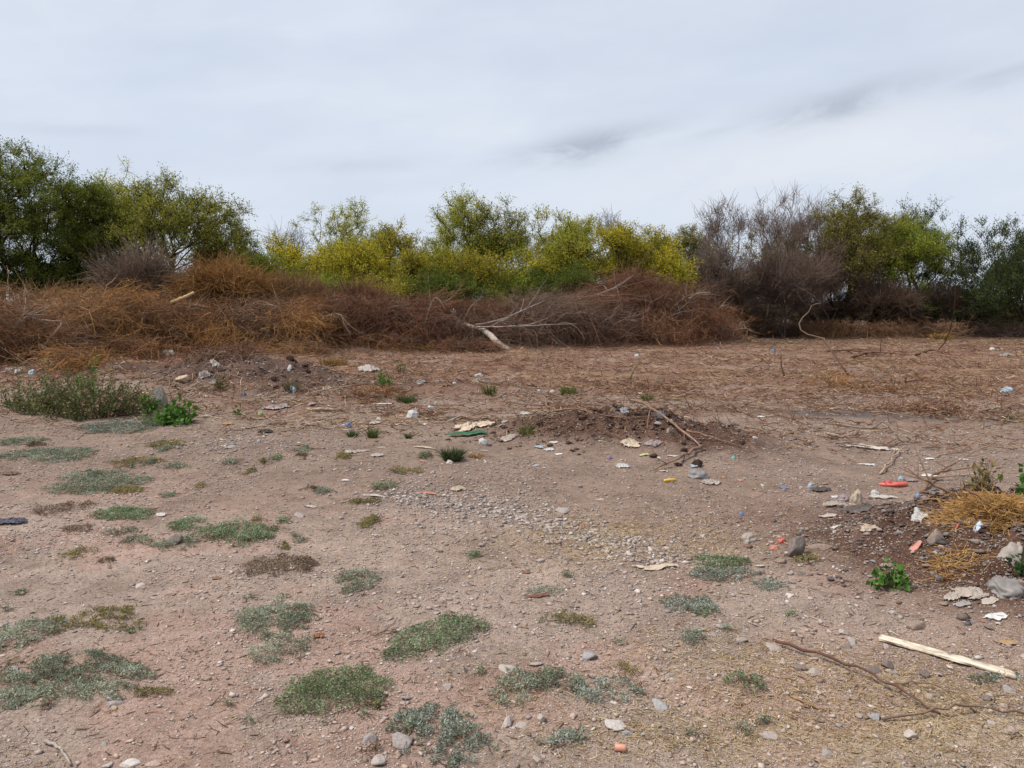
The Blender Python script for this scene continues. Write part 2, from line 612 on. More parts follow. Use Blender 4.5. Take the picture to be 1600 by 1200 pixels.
def skeleton(rng, base, stems, attr, rtrunk, zbot):
    """grow limbs from the base through every crown point; returns node points, parents, radii"""
    P = []
    par = []
    plen = []
    for s in range(stems):
        ang = rng.uniform(0, 2 * np.pi)
        lean = rng.uniform(0.15, 0.55) if stems > 1 else rng.uniform(0.0, 0.2)
        prev = -1
        tip_h = zbot * rng.uniform(0.8, 1.35)
        wob = rng.normal(size=2) * 0.10
        for k in range(5):
            t = k / 4
            off = lean * tip_h * t ** 1.3
            P.append([math.cos(ang) * off + wob[0] * math.sin(t * 4) + (0.12 * math.cos(ang)), math.sin(ang) * off + wob[1] * math.sin(t * 3) + 0.12 * math.sin(ang), tip_h * t - 0.15 * (k == 0)])
            par.append(prev)
            plen.append(0.0 if prev < 0 else plen[prev] + float(np.linalg.norm(np.array(P[-1]) - np.array(P[prev]))))
            prev = len(P) - 1
    order = np.argsort(np.linalg.norm(attr - np.array([0, 0, zbot]), axis=1))
    Pa = np.array(P)
    para = list(par)
    for i in order:
        a = attr[i]
        dv = a - Pa
        cost = np.linalg.norm(dv, axis=1) + 1.2 * np.maximum(0, Pa[:, 2] - a[2] + 0.15) + 0.55 * np.array(plen)
        cost[[k for k in range(0, stems * 5, 5)]] += 2.0
        j = int(np.argmin(cost))
        p0 = Pa[j]
        d = a - p0
        L = np.linalg.norm(d)
        k = 2 if L < 0.7 else 3
        new = []
        sag = rng.normal(size=3) * 0.10 * L
        sag[2] += 0.10 * L
        for q in range(1, k + 1):
            t = q / k
            new.append(p0 + d * t + sag * math.sin(math.pi * t) + rng.normal(size=3) * 0.03 * (q < k))
        pj = j
        for nn in new:
            Pa = np.vstack([Pa, nn])
            para.append(pj)
            plen.append(plen[pj] + float(np.linalg.norm(nn - Pa[pj])))
            pj = len(Pa) - 1
    cnt = np.ones(len(Pa))
    has = np.zeros(len(Pa), bool)
    for i in range(len(Pa) - 1, -1, -1):
        if para[i] >= 0:
            cnt[para[i]] += cnt[i] if has[i] else 1
            has[para[i]] = True
    rad = 0.62 * rtrunk * (cnt / cnt.max()) ** 0.5
    return Pa, np.array(para), np.maximum(rad, 0.007)


def lumpy(rng, n, rx, ry, rz, zc, lumps, openness):
    """crown points: clumps scattered through an uneven ellipsoid"""
    out = []
    cs = []
    for i in range(lumps):
        u = unit(rng.normal(size=3))
        u[2] = u[2] * 0.85 + 0.12
        r = rng.uniform(0.30, 0.80)
        cs.append((u * r, rng.uniform(0.26, 0.48)))
    wts = np.array([c[1] ** 2 for c in cs])
    wts /= wts.sum()
    while len(out) < n:
        c, s = cs[rng.choice(lumps, p=wts)]
        d = unit(rng.normal(size=3)) * s * rng.uniform(0.2, 1.0) ** 0.5
        q = c + d
        if rng.random() < 0.38:
            q = rng.uniform(-1, 1, 3)
            if q @ q > 0.9:
                continue
        if np.linalg.norm(q) < 1.08 and q[2] > -1.0:
            out.append(q)
    A = np.array(out)
    A[:, 0] *= rx
    A[:, 1] *= ry
    A[:, 2] = A[:, 2] * rz + zc
    return A


def limb_mesh(P, par, rad, col, rng, sides=5):
    i = np.nonzero(par >= 0)[0]
    seg = np.stack([P[par[i]], P[i]], 1)
    rr = np.stack([np.minimum(rad[par[i]], rad[i] * 1.7), rad[i]], 1)
    V, Fc, k = tubes(seg, rr, sides, rng)
    c = np.repeat(np.array(col)[None, :] * rng.uniform(0.75, 1.25, (len(i), 1)), k, 0)
    return V, Fc, c


def make_tree(seed, px, Yd, top, halfw, bottom, leafc, label, n_attr=130, nleaf=75, stems=3, bark='grey', trunk_r=0.11, leaf=0.080, lumps=9,
              bare=0.0, name='tree', cat='tree', spike=0.0, tall=0.0, lean=(0, 0), droop=0.12, twig_len=0.62, group=None):
    rng = np.random.default_rng(seed)
    n_attr = int(n_attr * 1.35)
    bottom = bottom + (34 if name == 'tree' else 15)
    x = (px - 800) / F * Yd
    zb = float(H(x, Yd))
    base = np.array([x, Yd, zb])
    ztop = at_depth(px, top, Yd)[2] - zb - 0.45 * twig_len
    zbot = max(at_depth(px, bottom, Yd)[2] - zb, 0.25)
    rx = halfw / F * Yd * 1.12
    rz = max((ztop - zbot) / 2, 0.3)
    zc = zbot + rz
    A = lumpy(rng, n_attr, rx, rx * 0.9, rz, zc, lumps, 0)
    A[:, 0] += lean[0] * (A[:, 2] / ztop)
    A[:, 2] = np.clip(A[:, 2], 0.12, None)
    P, par, rad = skeleton(rng, base, stems, A, trunk_r, max(zbot, ztop * 0.22))
    root = empty(name, base, label, cat, group)
    nleaf = nleaf * 2.2
    V, Fc, c = limb_mesh(P, par, rad, BARKC[bark], rng)
    # crown: sprays of leaves along fine twigs at every crown point
    ntw = 6
    An = len(A)
    out = unit(A - np.array([0, 0, zc * 0.7]))
    D = unit(np.repeat(out, ntw, 0) * 0.7 + rng.normal(size=(An * ntw, 3)) * 0.75 + np.array([0, 0, 0.25 + spike]))
    S = np.repeat(A, ntw, 0)
    L = rng.uniform(0.5, 1.25, len(S)) * twig_len
    tt = np.linspace(0, 1, 4)
    TP = S[:, None, :] + D[:, None, :] * (L[:, None] * tt)[:, :, None]
    TP[:, :, 2] -= (droop * L[:, None] * tt ** 2)
    tv, tf, k = tubes(TP, np.broadcast_to(np.array([0.010, 0.008, 0.006, 0.004]), TP.shape[:2]), 3, rng)
    tc_ = np.repeat(np.array(BARKC[bark])[None] * rng.uniform(0.8, 1.3, (len(S), 1)), k, 0)
    nv = len(V)
    tme = make_mesh('trunk', np.vstack([V, tv]), Fc + [f + nv for f in tf], M_BARK, np.vstack([c, tc_]), smooth=True)
    new_obj('trunk', tme, root)
    per = max(1, int(round(nleaf / ntw)))
    keep = rng.random(len(S)) >= bare
    S2, D2, L2 = S[keep], D[keep], L[keep]
    clump = np.repeat(np.clip(rng.normal(0.5, 0.22, An), 0, 1), ntw)[keep]
    t = rng.uniform(0.05, 1.05, (len(S2), per))
    C = S2[:, None, :] + D2[:, None, :] * (L2[:, None] * t)[:, :, None]
    C[:, :, 2] -= droop * L2[:, None] * t ** 2
    C = C + rng.normal(size=C.shape) * 0.07
    LD = unit(D2[:, None, :] * 0.8 + rng.normal(size=C.shape) * 0.7 - np.array([0, 0, 0.15]) + np.array([0, 0, spike]))
    C = C.reshape(-1, 3)
    LD = LD.reshape(-1, 3)
    ll = leaf * rng.uniform(0.6, 1.35, len(C))
    lv, lf = leaves(C, LD, ll, ll * rng.uniform(0.30, 0.48, len(C)), rng)
    cols = np.array(LEAFC[leafc])
    q = np.clip(np.repeat(clump, per) * 0.62 + rng.random(len(C)) * 0.42, 0, 1) * 2
    f = np.clip(q, 0, 1)[:, None]
    g = np.clip(q - 1, 0, 1)[:, None]
    lc = cols[0] * (1 - f) + cols[1] * (f - g) + cols[2] * g
    if leafc in ('yellow', 'yellowgreen'):
        odd = rng.random(len(C)) < 0.36
        ol = np.array(LEAFC['olive'])[rng.integers(0, 3, len(C))]
        lc = np.where(odd[:, None], ol, lc * np.array([1.06, 0.96, 1.0]))
    lc = np.repeat(lc * rng.uniform(0.8, 1.2, (len(C), 1)), 4, 0)
    crown = make_mesh('crown', lv, lf, M_LEAF, lc)
    new_obj('crown', crown, root)
    return root


def make_bare(seed, px, Yd, top, halfw, bottom, col, label, n_attr=110, ntw=34, stems=4, name='bare_shrub', twig_len=0.6, trunk_r=0.08, thick=1.0, lumps=8,
              up=0.35, droop=0.05, group=None):
    """leafless grey shrub: limbs and a haze of fine twigs"""
    rng = np.random.default_rng(seed)
    x = (px - 800) / F * Yd
    zb = float(H(x, Yd))
    ztop = at_depth(px, top, Yd)[2] - zb - 0.6 * twig_len
    zbot = max(at_depth(px, bottom, Yd)[2] - zb, 0.15)
    rx = halfw / F * Yd
    rz = max((ztop - zbot) / 2, 0.3)
    zc = zbot + rz
    A = lumpy(rng, n_attr, rx, rx * 0.9, rz, zc, lumps, 0)
    A[:, 2] = np.clip(A[:, 2], 0.1, None)
    P, par, rad = skeleton(rng, None, stems, A, trunk_r, max(zbot, ztop * 0.2))
    root = empty(name, (x, Yd, zb), label, 'shrub', group)
    V, Fc, c = limb_mesh(P, par, rad * 0.9, np.array(col) * 0.75, rng)
    new_obj('trunk', make_mesh('trunk', V, Fc, M_BARK, c, smooth=True), root)
    An = len(A)
    out = unit(A - np.array([0, 0, zc * 0.5]))
    D = unit(np.repeat(out, ntw, 0) * 0.8 + rng.normal(size=(An * ntw, 3)) * 0.6 + np.array([0, 0, up]))
    S = np.repeat(A, ntw, 0) + rng.normal(size=(An * ntw, 3)) * 0.12
    L = rng.uniform(0.3, 1.3, len(S)) * twig_len
    tt = np.linspace(0, 1, 4)
    bend = rng.normal(size=(len(S), 3)) * 0.22
    TP = S[:, None, :] + D[:, None, :] * (L[:, None] * tt)[:, :, None] + bend[:, None, :] * (L[:, None] * tt ** 2)[:, :, None]
    TP[:, :, 2] -= droop * L[:, None] * tt ** 2
    TP[:, :, 2] = np.maximum(TP[:, :, 2], 0.03)
    tv, tf, k = tubes(TP, np.broadcast_to(np.array([0.0085, 0.0065, 0.005, 0.0035]) * thick, TP.shape[:2]), 3, rng)
    tcv = np.repeat(np.array(col)[None] * rng.uniform(0.65, 1.35, (len(S), 1)), k, 0)
    new_obj('crown', make_mesh('crown', tv, tf, M_TWIG, tcv), root)
    return root


TREES = [
    # seed, px, depth, top, half width, bottom, leaf colour, label, options
    (1, 30, 29.0, 218, 112, 400, 'dark', 'tall dark green tree with ragged top at the end of the tree line', dict(n_attr=210, nleaf=84, stems=3, bark='dark', trunk_r=0.16, lumps=13)),
    (2, 120, 30.5, 272, 78, 430, 'dark', 'rounded dense dark green tree beside the tall ragged one', dict(n_attr=190, nleaf=84, stems=3, bark='dark', lumps=9)),
    (3, 205, 32.0, 246, 62, 410, 'pale', 'slender yellowish green tree with two thin upright tops', dict(n_attr=120, nleaf=60, stems=3, bark='dark', lumps=8)),
    (4, 290, 31.0, 268, 98, 415, 'olive', 'broad olive green tree with dark forked trunk above the orange brush', dict(n_attr=200, nleaf=66, stems=4, bark='dark', trunk_r=0.15, lumps=12)),
    (5, 404, 39.0, 345, 34, 440, 'dark', 'small dark green tree in the gap next to the broad olive tree', dict(n_attr=60, nleaf=60, stems=2, bark='dark', lumps=5)),
    (6, 535, 41.0, 310, 80, 430, 'pale', 'olive tree with flat top rising behind the yellow blossom', dict(n_attr=190, nleaf=54, stems=4, lumps=8)),
    (7, 478, 33.5, 362, 60, 455, 'yellow', 'bushy tree in full yellow blossom with dull green base', dict(n_attr=150, nleaf=84, stems=4, lumps=9)),
    (8, 555, 33.0, 372, 56, 460, 'yellow', 'low yellow flowering tree crowded against its blossoming neighbour', dict(n_attr=140, nleaf=84, stems=4, lumps=8)),
    (9, 618, 35.0, 338, 54, 460, 'yellowgreen', 'yellow green tree with pointed top at the edge of the yellow blossom', dict(n_attr=140, nleaf=72, stems=4, lumps=8)),
    (10, 668, 36.5, 375, 40, 460, 'green', 'short green tree below the dip in the tree line', dict(n_attr=90, nleaf=72, stems=3, lumps=6)),
    (11, 722, 35.0, 288, 48, 415, 'pale', 'tall thin tree with bare dark stems and airy olive top', dict(n_attr=125, nleaf=54, stems=2, bark='dark', lumps=9, trunk_r=0.09)),
    (12, 783, 35.5, 291, 52, 415, 'olive', 'airy twin-stemmed tree leaning towards the multi-stemmed one', dict(n_attr=145, nleaf=54, stems=2, bark='dark', lumps=8, trunk_r=0.09)),
    (13, 866, 34.0, 318, 78, 430, 'pale', 'fan-shaped multi-stemmed tree with light olive leaves', dict(n_attr=170, nleaf=60, stems=6, bark='brown', lumps=10, spike=0.2)),
    (14, 945, 33.0, 345, 48, 425, 'yellow', 'golden yellow flowering tree above the rust brown brush', dict(n_attr=140, nleaf=84, stems=4, lumps=8)),
    (15, 1012, 35.0, 346, 34, 440, 'yellowgreen', 'narrow pale yellow green tree next to the bare grey shrubs', dict(n_attr=85, nleaf=66, stems=3, lumps=6)),
    (16, 1052, 32.5, 368, 34, 450, 'yellow', 'small yellow flowering tree touching the bare grey shrubs', dict(n_attr=80, nleaf=78, stems=3, lumps=6)),
    (17, 740, 33.0, 385, 70, 460, 'yellowgreen', 'yellow tinged bush beneath the two airy tall trees', dict(n_attr=130, nleaf=72, stems=4, lumps=8, name='bush', cat='bush')),
    (18, 690, 31.5, 420, 75, 475, 'deep', 'low dark green bush rising just over the dark brush pile', dict(n_attr=110, nleaf=78, stems=4, lumps=7, name='bush', cat='bush')),
    (19, 880, 31.8, 405, 62, 475, 'deep', 'deep green shady bush below the fan-shaped tree', dict(n_attr=120, nleaf=84, stems=4, lumps=7, name='bush', cat='bush')),
    (20, 415, 31.0, 385, 48, 470, 'green', 'soft grey green bush beside the yellow blossom', dict(n_attr=110, nleaf=66, stems=4, lumps=7, name='bush', cat='bush')),
    (21, 800, 32.2, 415, 55, 475, 'green', 'mid green bush with bright tips between the two dark bushes', dict(n_attr=95, nleaf=72, stems=4, lumps=6, name='bush', cat='bush')),
    (22, 500, 31.0, 425, 60, 475, 'green', 'green undergrowth bush at the foot of the yellow blossom', dict(n_attr=90, nleaf=72, stems=4, lumps=6, name='bush', cat='bush')),
    (23, 610, 31.3, 425, 60, 475, 'yellowgreen', 'mixed yellow and green bush behind the red brown brush', dict(n_attr=95, nleaf=72, stems=4, lumps=6, name='bush', cat='bush')),
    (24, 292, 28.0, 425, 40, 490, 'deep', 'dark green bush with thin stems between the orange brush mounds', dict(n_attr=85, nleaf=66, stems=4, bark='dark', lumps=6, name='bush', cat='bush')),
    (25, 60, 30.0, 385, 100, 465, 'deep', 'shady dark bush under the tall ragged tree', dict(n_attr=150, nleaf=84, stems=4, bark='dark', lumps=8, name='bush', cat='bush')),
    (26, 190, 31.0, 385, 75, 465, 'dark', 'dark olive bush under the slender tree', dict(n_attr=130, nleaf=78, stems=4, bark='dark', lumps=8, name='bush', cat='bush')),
    (27, 1080, 43.0, 340, 48, 450, 'brownish', 'dull olive tree fading behind the bare grey shrubs', dict(n_attr=110, nleaf=60, stems=3, lumps=7)),
    (28, 1185, 44.0, 345, 58, 450, 'brownish', 'flat olive tree seen through the bare grey branches', dict(n_attr=110, nleaf=60, stems=3, lumps=7)),
    (29, 1326, 36.0, 286, 68, 420, 'brownish', 'brownish olive tree with full rounded top', dict(n_attr=190, nleaf=72, stems=3, bark='dark', lumps=9)),
    (30, 1410, 36.0, 330, 62, 440, 'green', 'light green leafy tree in front of the spiky dark one', dict(n_attr=140, nleaf=78, stems=3, bark='dark', lumps=8)),
    (31, 1440, 39.5, 298, 64, 430, 'blue', 'dark tree with spiky open twigs above the light green one', dict(n_attr=100, nleaf=60, stems=4, bark='dark', lumps=9, spike=0.45, bare=0.1)),
    (32, 1535, 35.5, 336, 84, 490, 'blue', 'sparse blue green tree with upswept spiky branches and sky gaps', dict(n_attr=200, nleaf=62, stems=6, bark='dark', lumps=14, spike=0.6, bare=0.05, lean=(0.4, 0))),
    (33, 1602, 36.5, 316, 62, 470, 'blue', 'dark spiky tree cut off by the edge of the view', dict(n_attr=170, nleaf=60, stems=4, bark='dark', lumps=9, spike=0.5)),
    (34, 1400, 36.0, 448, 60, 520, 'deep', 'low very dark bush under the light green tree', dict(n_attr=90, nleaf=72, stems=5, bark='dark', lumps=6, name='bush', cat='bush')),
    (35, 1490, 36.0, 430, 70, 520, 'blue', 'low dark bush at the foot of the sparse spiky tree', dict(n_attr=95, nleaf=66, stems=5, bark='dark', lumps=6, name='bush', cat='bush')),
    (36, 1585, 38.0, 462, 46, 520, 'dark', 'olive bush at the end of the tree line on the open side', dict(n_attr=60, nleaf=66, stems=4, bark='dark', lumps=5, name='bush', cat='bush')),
    (41, 400, 34.0, 395, 45, 460, 'yellowgreen', 'yellow green bush in the gap under the small dark tree', dict(n_attr=100, nleaf=72, stems=4, lumps=6, name='bush', cat='bush')),
    (42, 655, 33.0, 392, 48, 460, 'yellowgreen', 'bright bush below the short green tree', dict(n_attr=100, nleaf=72, stems=4, lumps=6, name='bush', cat='bush')),
    (43, 708, 34.0, 380, 40, 460, 'green', 'green bush at the foot of the tall thin tree', dict(n_attr=90, nleaf=72, stems=4, lumps=6, name='bush', cat='bush')),
    (44, 835, 33.2, 378, 48, 460, 'yellow', 'yellow flowering bush under the fan-shaped tree', dict(n_attr=100, nleaf=72, stems=4, lumps=6, name='bush', cat='bush')),
    (45, 985, 34.5, 375, 42, 460, 'yellowgreen', 'yellow green bush between the golden tree and the narrow one', dict(n_attr=100, nleaf=72, stems=4, lumps=6, name='bush', cat='bush')),
    (46, 900, 36.0, 335, 40, 440, 'yellowgreen', 'rounded yellow green tree filling in behind the golden one', dict(n_attr=100, nleaf=66, stems=3, lumps=7)),
    (47, 580, 37.0, 350, 45, 440, 'yellowgreen', 'yellowish tree between the flat top and the pointed one', dict(n_attr=100, nleaf=66, stems=3, lumps=7)),
    (48, 350, 33.0, 330, 40, 440, 'olive', 'thin olive tree on the sloping side of the broad olive tree', dict(n_attr=80, nleaf=60, stems=3, bark='dark', lumps=6)),
    (49, 1240, 41.0, 345, 50, 450, 'brownish', 'dull green tree glimpsed behind the tall bare shrub', dict(n_attr=90, nleaf=60, stems=3, lumps=7)),
    (50, 1375, 38.5, 320, 45, 450, 'olive', 'olive green tree between the brownish tree and the light green one', dict(n_attr=110, nleaf=66, stems=3, bark='dark', lumps=7)),
    (37, -60, 28.0, 240, 90, 420, 'dark', 'dark green tree partly outside the view beside the tall ragged tree', dict(n_attr=150, nleaf=78, stems=3, bark='dark', lumps=9)),
    (38, 1690, 37.0, 330, 80, 450, 'blue', 'dark tree outside the view past the spiky trees', dict(n_attr=110, nleaf=60, stems=4, bark='dark', lumps=9, spike=0.4)),
]
for row in TREES:
    make_tree(*row[:8], **row[8])

GREYT = (0.184, 0.137, 0.112)
BARE = [
    (101, 1118, 37.5, 306, 42, 420, GREYT, 'round-topped bare grey shrub standing apart from the taller bare ones', dict(n_attr=70, ntw=20, stems=3, twig_len=0.55)),
    (102, 1195, 36.5, 288, 62, 430, GREYT, 'tall bare grey shrub with crooked dark limbs against the sky', dict(n_attr=90, ntw=18, stems=4, twig_len=0.6, trunk_r=0.1)),
    (103, 1250, 38.0, 296, 46, 430, (0.210, 0.157, 0.128), 'bare fine-twigged shrub next to the brownish olive tree', dict(n_attr=80, ntw=22, stems=3, twig_len=0.6)),
    (104, 1120, 34.5, 380, 80, 500, (0.149, 0.109, 0.087), 'wide low tangle of bare grey twigs beside the yellow flowers', dict(n_attr=150, ntw=40, stems=6, twig_len=0.7)),
    (105, 1225, 34.0, 375, 80, 505, (0.137, 0.096, 0.078), 'dense dark tangle of bare twigs below the crooked limbs', dict(n_attr=160, ntw=42, stems=6, twig_len=0.7)),
    (106, 1300, 35.5, 365, 62, 500, (0.154, 0.109, 0.087), 'brown grey bare shrub in front of the brownish olive tree', dict(n_attr=130, ntw=36, stems=5, twig_len=0.65)),
    (107, 1375, 35.0, 430, 60, 515, (0.108, 0.073, 0.054), 'dark bare thicket under the light green tree', dict(n_attr=110, ntw=36, stems=6, twig_len=0.6)),
    (108, 1460, 35.5, 430, 60, 515, (0.102, 0.073, 0.054), 'dark bare thicket with pale fallen stems at its foot', dict(n_attr=100, ntw=32, stems=6, twig_len=0.6)),
    (109, 450, 42.0, 330, 40, 430, (0.16, 0.14, 0.12), 'small bare pale shrub showing over the yellow blossom', dict(n_attr=45, ntw=12, stems=3, twig_len=0.5)),
    (110, 955, 42.0, 318, 38, 420, (0.17, 0.15, 0.13), 'pale bare tree top showing behind the golden tree', dict(n_attr=50, ntw=14, stems=3, twig_len=0.5)),
    (111, 222, 26.5, 380, 62, 480, (0.20, 0.145, 0.11), 'grey brown dead shrub standing behind the orange brush', dict(n_attr=110, ntw=22, stems=6, twig_len=0.85, lumps=6)),
    (112, 352, 26.5, 388, 72, 495, (0.27, 0.145, 0.055), 'rusty orange dead bush standing behind the brush piles', dict(n_attr=130, ntw=30, stems=6, twig_len=0.8, lumps=6, droop=0.3)),
    (121, 405, 27.2, 410, 45, 495, (0.25, 0.14, 0.06), 'smaller rusty dead bush leaning on the larger rusty one', dict(n_attr=80, ntw=26, stems=5, twig_len=0.7, lumps=5, droop=0.3)),
    (122, 300, 26.8, 410, 40, 490, (0.17, 0.11, 0.075), 'brown dead bush between the grey brown and the rusty ones', dict(n_attr=70, ntw=24, stems=5, twig_len=0.7, lumps=5)),
    (123, 555, 28.0, 440, 45, 500, (0.19, 0.10, 0.06), 'reddish dead bush rising from the widest rust red pile', dict(n_attr=70, ntw=24, stems=5, twig_len=0.7, lumps=5)),
    (124, 985, 30.5, 418, 48, 500, (0.19, 0.105, 0.07), 'rust brown dead bush on top of the tallest mound', dict(n_attr=90, ntw=26, stems=6, twig_len=0.75, lumps=5)),
    (125, 100, 25.5, 440, 60, 495, (0.24, 0.15, 0.075), 'tan dead bush above the long sloping pile', dict(n_attr=80, ntw=24, stems=5, twig_len=0.75, lumps=5, droop=0.3)),
    (113, 462, 28.0, 420, 46, 500, (0.23, 0.135, 0.07), 'brown dead bush before the yellow blossom', dict(n_attr=90, ntw=34, stems=4, twig_len=0.55)),
    (115, 1160, 37.5, 440, 75, 525, (0.108, 0.076, 0.057), 'low dark scrub behind the wide grey tangle', dict(n_attr=130, ntw=44, stems=7, twig_len=0.6)),
    (116, 1280, 37.5, 435, 75, 525, (0.105, 0.069, 0.051), 'low dark scrub behind the dense dark tangle', dict(n_attr=130, ntw=44, stems=7, twig_len=0.6)),
    (117, 1400, 38.0, 440, 75, 528, (0.098, 0.069, 0.051), 'low dark scrub behind the dark bare thickets', dict(n_attr=120, ntw=40, stems=7, twig_len=0.6)),
    (118, 1500, 38.5, 462, 60, 528, (0.116, 0.076, 0.054), 'low brownish scrub behind the low dark bush', dict(n_attr=90, ntw=36, stems=7, twig_len=0.5)),
    (119, 1060, 36.0, 440, 50, 520, (0.116, 0.076, 0.054), 'brown scrub between the rust mounds and the grey tangle', dict(n_attr=90, ntw=40, stems=6, twig_len=0.6)),
    (114, 1560, 37.0, 480, 45, 525, (0.149, 0.091, 0.060), 'low brown dead scrub at the foot of the spiky trees', dict(n_attr=60, ntw=28, stems=5, twig_len=0.5)),
]
for row in BARE:
    make_bare(*row[:8], **row[8])


# far scrub closing the view beyond the trees
def far_scrub():
    rng = np.random.default_rng(9)
    n = 36000
    x = rng.uniform(-70, 70, n)
    y = rng.uniform(58, 90, n)
    top = 0.5 + 1.3 * fbm(x * 0.22, y * 0.15, 3, 81)
    C = np.stack([x, y, H(x, y) + top * rng.random(n)], 1)
    ll = rng.uniform(0.2, 0.45, n)
    V, Q = leaves(C, rng.normal(size=(n, 3)) + np.array([0, 0, 0.5]), ll, ll * 0.5, rng)
    col = np.array([0.075, 0.085, 0.04]) * rng.uniform(0.6, 1.5, (n, 1))
    o = new_obj('undergrowth', make_mesh('undergrowth', V, Q, M_LEAF, np.repeat(col, 4, 0)))
    tag(o, 'far low scrub seen in the gaps beyond the trees', 'undergrowth', kind='stuff')


far_scrub()


# ------------------------------------------------------------------ brush piles
def branch_mesh(rng, pts, r0, r1, col, forks=3, sides=6, flen=0.35):
    """one crooked branch with side forks (a single connected-looking piece of wood)"""
    pts = np.asarray(pts, float)
    n = 14
    C = curve_pts(pts, n)
    Ltot = np.linalg.norm(np.diff(C, axis=0), axis=1).sum()
    C = C + rng.normal(size=C.shape) * 0.0065 * Ltot ** 0.5 * (np.arange(n) > 0)[:, None]
    rad = np.linspace(r0, r1, n) * (1 + 0.12 * rng.normal(size=n))
    V, Fc, k = tubes(C[None], np.abs(rad)[None], sides, rng, cap=True)
    VV = [V]
    FF = [list(Fc)]
    off = len(V)
    faces = list(Fc)
    for f in range(forks):
        i = int(rng.integers(n // 4, n - 2))
        t = unit(C[i + 1] - C[i])
        d = unit(t + rng.normal(size=3) * 0.75)
        L = flen * Ltot * rng.uniform(0.4, 1.0)
        q = np.linspace(0, 1, 7)
        FP = C[i] + d * (q * L)[:, None] + (rng.normal(size=3) * 0.25 * L) * (q ** 2)[:, None]
        fr = np.linspace(rad[i] * 0.65, max(r1 * 0.4, rad[i] * 0.15), 7)
        v2, f2, _ = tubes(FP[None], np.abs(fr)[None], max(4, sides - 1), rng, cap=True)
        faces += [g + off for g in f2]
        VV.append(v2)
        off += len(v2)
    V = np.vstack(VV)
    c = np.array(col)[None] * rng.uniform(0.85, 1.15, (len(V), 1))
    return V, faces, c


def add_branch(name, rng, pts, r0, r1, col, parent=None, label=None, cat='branch', group=None, forks=3, base=None, flen=0.35, sides=6):
    pts = np.asarray(pts, float)
    b = pts[0] if base is None else np.asarray(base, float)
    V, faces, c = branch_mesh(rng, pts - b, r0, r1, col, forks, sides, flen)
    me = make_mesh(name, V, faces, M_BARK, c, smooth=True)
    o = new_obj(name, me, parent, None if parent is not None else tuple(b))
    if label:
        tag(o, label, cat, group)
    return o


BRUSHC = {
    'orange': [(0.167, 0.082, 0.034), (0.343, 0.177, 0.066), (0.526, 0.298, 0.133)],
    'rust': [(0.077, 0.037, 0.025), (0.161, 0.073, 0.044), (0.260, 0.135, 0.084)],
    'brown': [(0.117, 0.058, 0.030), (0.234, 0.122, 0.061), (0.390, 0.221, 0.122)],
    'greybrown': [(0.110, 0.069, 0.051), (0.211, 0.141, 0.104), (0.359, 0.256, 0.195)],
    'darkgrey': [(0.062, 0.039, 0.029), (0.124, 0.076, 0.055), (0.234, 0.152, 0.109)],
}


